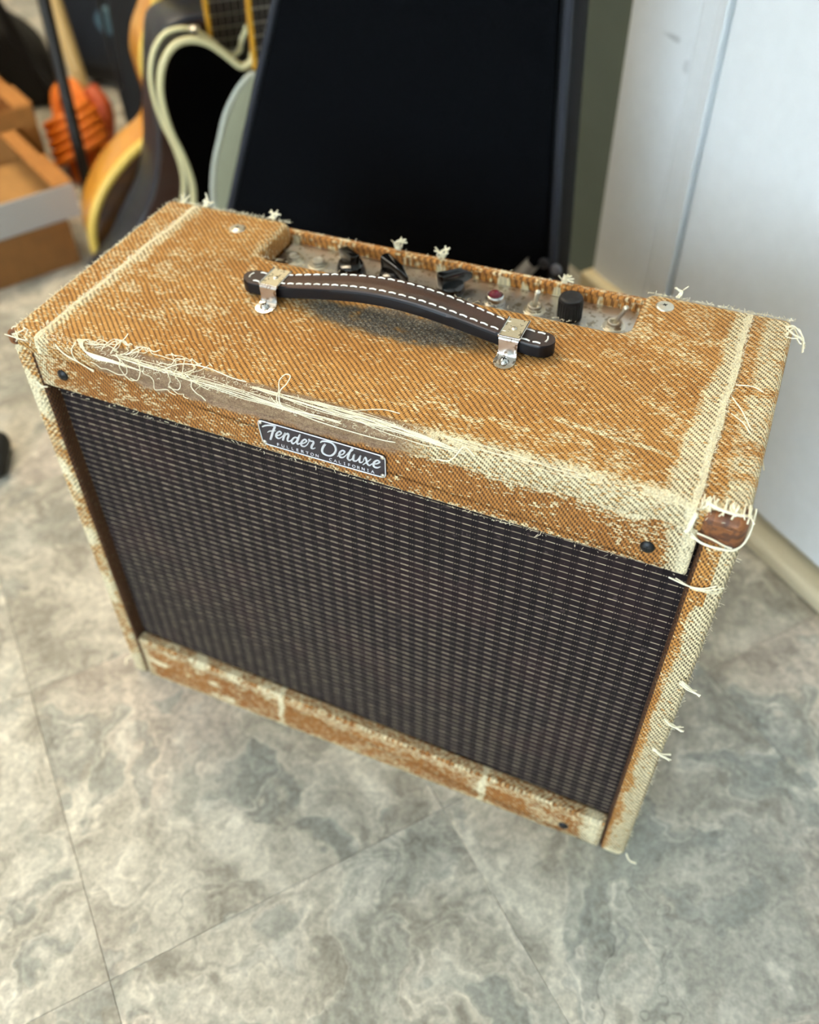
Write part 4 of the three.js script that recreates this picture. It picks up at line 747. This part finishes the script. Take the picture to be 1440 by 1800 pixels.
// dark guitar behind it; its neck shows in the cutaway of the black one
{
  const g = thing('acoustic_guitar', 'dark navy-black guitar between the amber guitar and the black one, its deep side towards us', 'guitar', null, [-0.39, 0, -0.665]);
  g.rotation.y = GUITAR_TURN;
  const t = texture(256, 256, (u, v, o) => { const m = fbm(u * 6, v * 6, 233, 3), n = noise(u * 60, v * 60, 235); o[0] = 20 + 6 * m + 3 * n; o[1] = 25 + 8 * m + 3 * n; o[2] = 36 + 6 * m + 3 * n; o[3] = n; }, { wrap: THREE.RepeatWrapping });
  const c = spline([[0.10, 0.386], [0.066, 0.388], [0.042, 0.380], [0.029, 0.35], [0.019, 0.309], [0.008, 0.265], [0, 0.226], [-0.021, 0.172], [-0.054, 0.127], [-0.092, 0.081], [-0.130, 0.048], [-0.142, 0.022], [-0.12, 0.005], [-0.03, 0.002], [0.08, 0.002], [0.17, 0.012], [0.22, 0.06], [0.225, 0.13], [0.20, 0.20], [0.20, 0.27], [0.21, 0.33], [0.18, 0.375]]);
  const b = slab(toShape(c), 0.085, 0.004, 3, 4); setUV(b, (x, y, z) => [(x + z) * 4, y * 4]);
  part('body', b, phys({ map: t.map, roughness: 0.42, clearcoat: 0.25, clearcoatRoughness: 0.3 }), g, 'dark navy side of the body');
  const inn = ring(c).map((p) => V(0.06 + (p.x - 0.06) * 0.965, 0.19 + (p.y - 0.19) * 0.97, 0));
  part('top_plate', slab(toShape([...inn, inn[0]]), 0.003, 0.001, 2, 3).translate(0, 0, 0.0845), phys({ color: 0x2a140c, roughness: 0.3, clearcoat: 0.3 }), g, 'dark reddish brown front');
  fretboard(0.128, 0.33, 0.141, 0.76, 0.066, 0.0895, g, std({ color: 0x241a13, roughness: 0.45 }), amber);
}
// amber guitar
{
  const g = thing('acoustic_guitar', 'amber guitar with yellow binding and dark front, leftmost of the three guitars', 'guitar', null, [-0.52, 0, -0.68]);
  g.rotation.y = GUITAR_TURN;
  const d = 0.085;
  const c = spline([[0.17, 0.425], [0.142, 0.39], [0.124, 0.357], [0.110, 0.335], [0.100, 0.304], [0.101, 0.272], [0.104, 0.238], [0.094, 0.211], [0.047, 0.182], [0.004, 0.146], [-0.027, 0.098], [-0.035, 0.055], [-0.028, 0.025], [-0.004, 0.006], [0.06, 0.002], [0.16, 0.004], [0.25, 0.03], [0.275, 0.10], [0.25, 0.17], [0.23, 0.23], [0.235, 0.30], [0.245, 0.35], [0.23, 0.40]]);
  const t = texture(256, 256, (u, v, o) => { const n = fbm(u * 4, v * 26, 241, 3), m = fbm(u * 5, v * 5, 243, 3), k = 0.94 + 0.1 * n; const cc = mix3([196, 124, 30], [220, 158, 62], m); o[0] = cc[0] * k; o[1] = cc[1] * k; o[2] = cc[2] * k; o[3] = n; }, { wrap: THREE.RepeatWrapping });
  const b = slab(toShape(c), d, 0.004, 3, 4); setUV(b, (x, y, z) => [(x + z) * 3, y * 3]);
  part('body', b, phys({ map: t.map, roughness: 0.35, clearcoat: 0.4 }), g, 'amber wooden side and back');
  part('binding', loop(c, d - 0.002, 0.0075), std({ color: 0xe6c25c, roughness: 0.4 }), g, 'yellow binding');
  const t2 = texture(128, 128, (u, v, o) => { const n = fbm(u * 4, v * 30, 245, 3); const cc = mix3([46, 24, 8], [84, 50, 12], n); o[0] = cc[0]; o[1] = cc[1]; o[2] = cc[2]; }, { wrap: THREE.RepeatWrapping });
  const inn = ring(c).map((p) => V(0.12 + (p.x - 0.12) * 0.965, 0.2 + (p.y - 0.2) * 0.97, 0));
  const pl = slab(toShape([...inn, inn[0]]), 0.003, 0.001, 2, 3).translate(0, 0, d - 0.0005); setUV(pl, (x, y) => [x * 3, y * 3]);
  part('top_plate', pl, phys({ map: t2.map, roughness: 0.3, clearcoat: 0.4 }), g, 'dark brown front');
  part('neck', rbox(0.165, 0.40, d - 0.035, 0.215, 0.95, d, 0.01, 3), std({ color: 0x5a3518, roughness: 0.4 }), g);
}
// cardboard boxes
const cardTex = texture(256, 256, (u, v, o) => { const n = fbm(u * 8, v * 8, 251, 3), f = noise(u * 130, v * 18, 253), k = 0.92 + 0.1 * n + 0.08 * (f - 0.5); o[0] = 178 * k; o[1] = 131 * k; o[2] = 72 * k; o[3] = f; }, { wrap: THREE.RepeatWrapping, bump: true });
const cardMat = (c) => std({ map: cardTex.map, bumpMap: cardTex.bumpMap, bumpScale: 0.0003, roughness: 0.85, color: c });
const BD = V(0.5037, 0, -0.8639), BN = V(-0.8639, 0, -0.5037); // along the face, and back from it
function carton(label, at, y, len, dep, hgt, color, open, face) {
  const g = thing('cardboard_box', label, 'box', null); g.position.set(at[0], y, at[1]); g.rotation.y = Math.atan2(0.8639, 0.5037);
  // local x = along the visible face, local -z = back from it... the face is z = 0
  const w = 0.004, mat = cardMat(color), uvm = (q) => setUV(q, (x, yy, z, nx, ny) => [(Math.abs(nx) > 0.5 ? z : x) * 4, (Math.abs(ny) > 0.5 ? z : yy) * 4]);
  part('front_wall', uvm(box(0, 0, -w, len, hgt, 0)), face || mat, g, face ? 'pale grey printed front' : undefined);
  part('back_wall', uvm(box(0, 0, -dep, len, hgt, -dep + w)), mat, g);
  part('side_wall', uvm(box(0, 0, -dep + w, w, hgt, -w)), mat, g); part('side_wall', uvm(box(len - w, 0, -dep + w, len, hgt, -w)), mat, g);
  part('base', uvm(box(w, 0, -dep + w, len - w, w, -w)), mat, g);
  if (open) {
    const light = cardMat(0xffe6c4);
    part('flap', uvm(box(len - 0.004, hgt - 0.03, -dep + w, len + 0.002, hgt + 0.002, -w)), light, g, 'folded down side flap'); part('flap', uvm(box(len - 0.03, hgt - 0.001, -dep + w, len + 0.002, hgt + 0.002, -w)), light, g, 'folded side flap');
    part('flap', uvm(box(w, 0, -dep - 0.05, len - w, 0.004, -dep + 0.001).rotateX(-0.9).translate(0, hgt - 0.01 - dep * 0.78, -dep * 0.38)), light, g, 'folded out rear flap');
  } else part('lid', uvm(box(0.0005, hgt - 0.004, -dep + 0.0005, len - 0.0005, hgt + 0.0005, -0.0005)), mat, g);
  return g;
}
{
  const A = [-0.602, -0.5366], go = (along, back) => [A[0] + BD.x * along + BN.x * back, A[1] + BD.z * along + BN.z * back];
  const gray = std({ color: 0xa9a39b, roughness: 0.7 });
  carton('brown closed cardboard box on the floor, lowest of the stack at the left', go(-0.04, 0), 0.0005, 0.148, 0.26, 0.073, 0xbfae96, false);
  carton('open shallow cardboard box with pale grey front, on the brown box at the left', go(-0.06, 0.004), 0.0745, 0.192, 0.25, 0.052, 0xffffff, true, gray);
  carton('tall brown cardboard box standing behind the open grey-fronted box', go(-0.10, 0.275), 0.0005, 0.275, 0.2, 0.150, 0xffe8c8, true);
  carton('dark brown cardboard box behind the tall box at the left edge', go(-0.16, 0.49), 0.0005, 0.33, 0.15, 0.235, 0x9c8264, false);
}
// orange coiled cord, hung in a hank
{
  const g = thing('extension_cord', 'orange coiled cord leaning in a hank beside the cardboard boxes', 'cord');
  const m = std({ color: 0xdf720a, roughness: 0.55 });
  const a = V(-0.795, 0.128, -0.955), b = V(-0.715, -0.0, -0.875);
  for (let k = 0; k < 9; k++) {
    const o = V(rr(-0.014, 0.014), rr(-0.01, 0.01), rr(-0.02, 0.02)), w = rr(0.018, 0.034), d = b.clone().sub(a).normalize(), n = V(d.y, -d.x, 0.3).normalize(), pts = [];
    for (let i = 0; i < 12; i++) { const t = i / 12 * Math.PI * 2; pts.push(a.clone().lerp(b, 0.5 - 0.5 * Math.cos(t)).addScaledVector(n, Math.sin(t) * w).add(o)); }
    part('cord_loop', tube(pts, 0.0075, 60, 8, true), m, g);
  }
  const wrapPts = []; for (let i = 0; i <= 60; i++) { const t = i / 60, q = t * Math.PI * 2 * 5, c = a.clone().lerp(b, 0.25 + 0.5 * t); wrapPts.push(c.add(V(Math.cos(q) * 0.046, Math.cos(q) * 0.02, Math.sin(q) * 0.05))); }
  part('cord_wrap', tube(wrapPts, 0.0075, 240, 8), m, g, 'turns of cord wound round the hank');
  part('cord_end', tube([V(-0.745, 0.125, -0.97), V(-0.715, 0.10, -0.96), V(-0.722, 0.05, -0.955), V(-0.74, 0.012, -0.95)], 0.016, 30, 10), std({ color: 0xb84a14, roughness: 0.55 }), g);
}
// stand with thin black tubes
{
  const g = thing('guitar_stand', 'thin black metal stand leg rising in front of the orange cord', 'stand');
  const m = std({ color: 0x17150f, roughness: 0.5 });
  part('leg', tube([V(-0.665, 0.006, -0.812), V(-0.683, 0.12, -0.838), V(-0.71, 0.30, -0.88), V(-0.75, 0.60, -0.94)], 0.0105, 20, 10), m, g);
  part('leg', tube([V(-0.75, 0.60, -0.94), V(-0.70, 0.3, -1.06), V(-0.655, 0.006, -1.12)], 0.0085, 20, 10), m, g);
  for (const [x, z] of [[-0.665, -0.812], [-0.655, -1.12]]) part('rubber_foot', cyl(0.012, 0.014, 0.02, 16).translate(x, 0.0102, z), m, g);
}
// black equipment cabinet and odds and ends at the back left
{
  const g = thing('equipment_cabinet', 'black equipment cabinet with a round grey-blue dial behind the orange cord', 'cabinet');
  const m = std({ color: 0x141414, roughness: 0.6 });
  part('cabinet_body', rbox(-1.02, 0.012, -1.46, -0.70, 0.25, -1.24, 0.012, 3), m, g);
  part('front_panel', rbox(-1.0, 0.05, -1.244, -0.72, 0.24, -1.234, 0.004, 2), std({ color: 0x24262a, roughness: 0.5 }), g);
  part('dial', cyl(0.024, 0.026, 0.02, 32).rotateX(Math.PI / 2).translate(-0.885, 0.15, -1.226), std({ color: 0x54707c, roughness: 0.5 }), g, 'round grey-blue dial');
  part('red_button', cyl(0.012, 0.012, 0.012, 20).rotateX(Math.PI / 2).translate(-0.838, 0.115, -1.229), std({ color: 0x9c2a22, roughness: 0.5 }), g);
  for (const x of [-0.99, -0.73]) for (const z of [-1.43, -1.27]) part('foot', cyl(0.012, 0.014, 0.014, 14).translate(x, 0.0075, z), m, g);
}
{
  const g = thing('soft_case', 'black soft case standing behind the amber guitar and beside the stand', 'case');
  const b = slab(roundPoly([[-0.11, 0], [0.11, 0], [0.09, 0.42], [-0.07, 0.42]], 0.03), 0.09, 0.025, 4, 6);
  part('case_body', b, std({ color: 0x0e0e0d, roughness: 0.85 }), g);
  part('zip', tube([V(-0.085, 0.03, 0.088), V(-0.06, 0.38, 0.088), V(0.07, 0.39, 0.088), V(0.085, 0.03, 0.088)], 0.003, 30, 6), std({ color: 0x1d1d1b, roughness: 0.6 }), g);
  g.position.set(-0.515, 0.0005, -0.97);
}
{
  const g = thing('wooden_stick', 'pale wooden stick leaning behind the black stand leg', 'stick');
  part('shaft', tube([V(-0.80, 0.006, -1.02), V(-0.835, 0.13, -1.045), V(-0.88, 0.28, -1.08)], 0.0145, 16, 12), std({ color: 0xcdaa6c, roughness: 0.6 }), g);
  part('tip', cyl(0.0148, 0.0148, 0.016, 14).rotateZ(0.27).translate(-0.8815, 0.287, -1.0815), std({ color: 0x8c6c3c, roughness: 0.6 }), g);
}
{
  const g = thing('cable_bag', 'black soft bag slumped behind the cardboard boxes at the top left', 'bag');
  const sh = spline([[-0.12, 0.0], [0.12, 0.0], [0.13, 0.10], [0.06, 0.17], [-0.02, 0.20], [-0.10, 0.16], [-0.14, 0.08]]);
  const b = slab(toShape(sh), 0.16, 0.04, 5, 4); part('bag_body', b, std({ color: 0x1a1712, roughness: 0.8 }), g);
  part('bag_strap', tube([V(-0.08, 0.15, 0.12), V(-0.03, 0.27, 0.16), V(0.05, 0.24, 0.17), V(0.09, 0.12, 0.15), V(0.13, 0.02, 0.168)], 0.012, 30, 8), std({ color: 0x120f0b, roughness: 0.7 }), g);
  g.position.set(-1.19, 0.0005, -1.16); g.rotation.y = 0.75;
}
{
  const g = thing('stand_foot', 'black rubber stand foot on the floor at the left edge', 'stand foot');
  part('foot', rbox(-0.02, 0, -0.035, 0.02, 0.03, 0.035, 0.012, 4), std({ color: 0x181a18, roughness: 0.7 }), g);
  part('leg', tube([V(-0.012, 0.022, 0), V(-0.10, 0.12, -0.02), V(-0.2, 0.25, -0.04)], 0.009, 12, 10), std({ color: 0x181a18, roughness: 0.5 }), g);
  g.position.set(-0.345, 0.0005, -0.19); g.rotation.y = 0.6;
}

renderer.render(scene, camera);
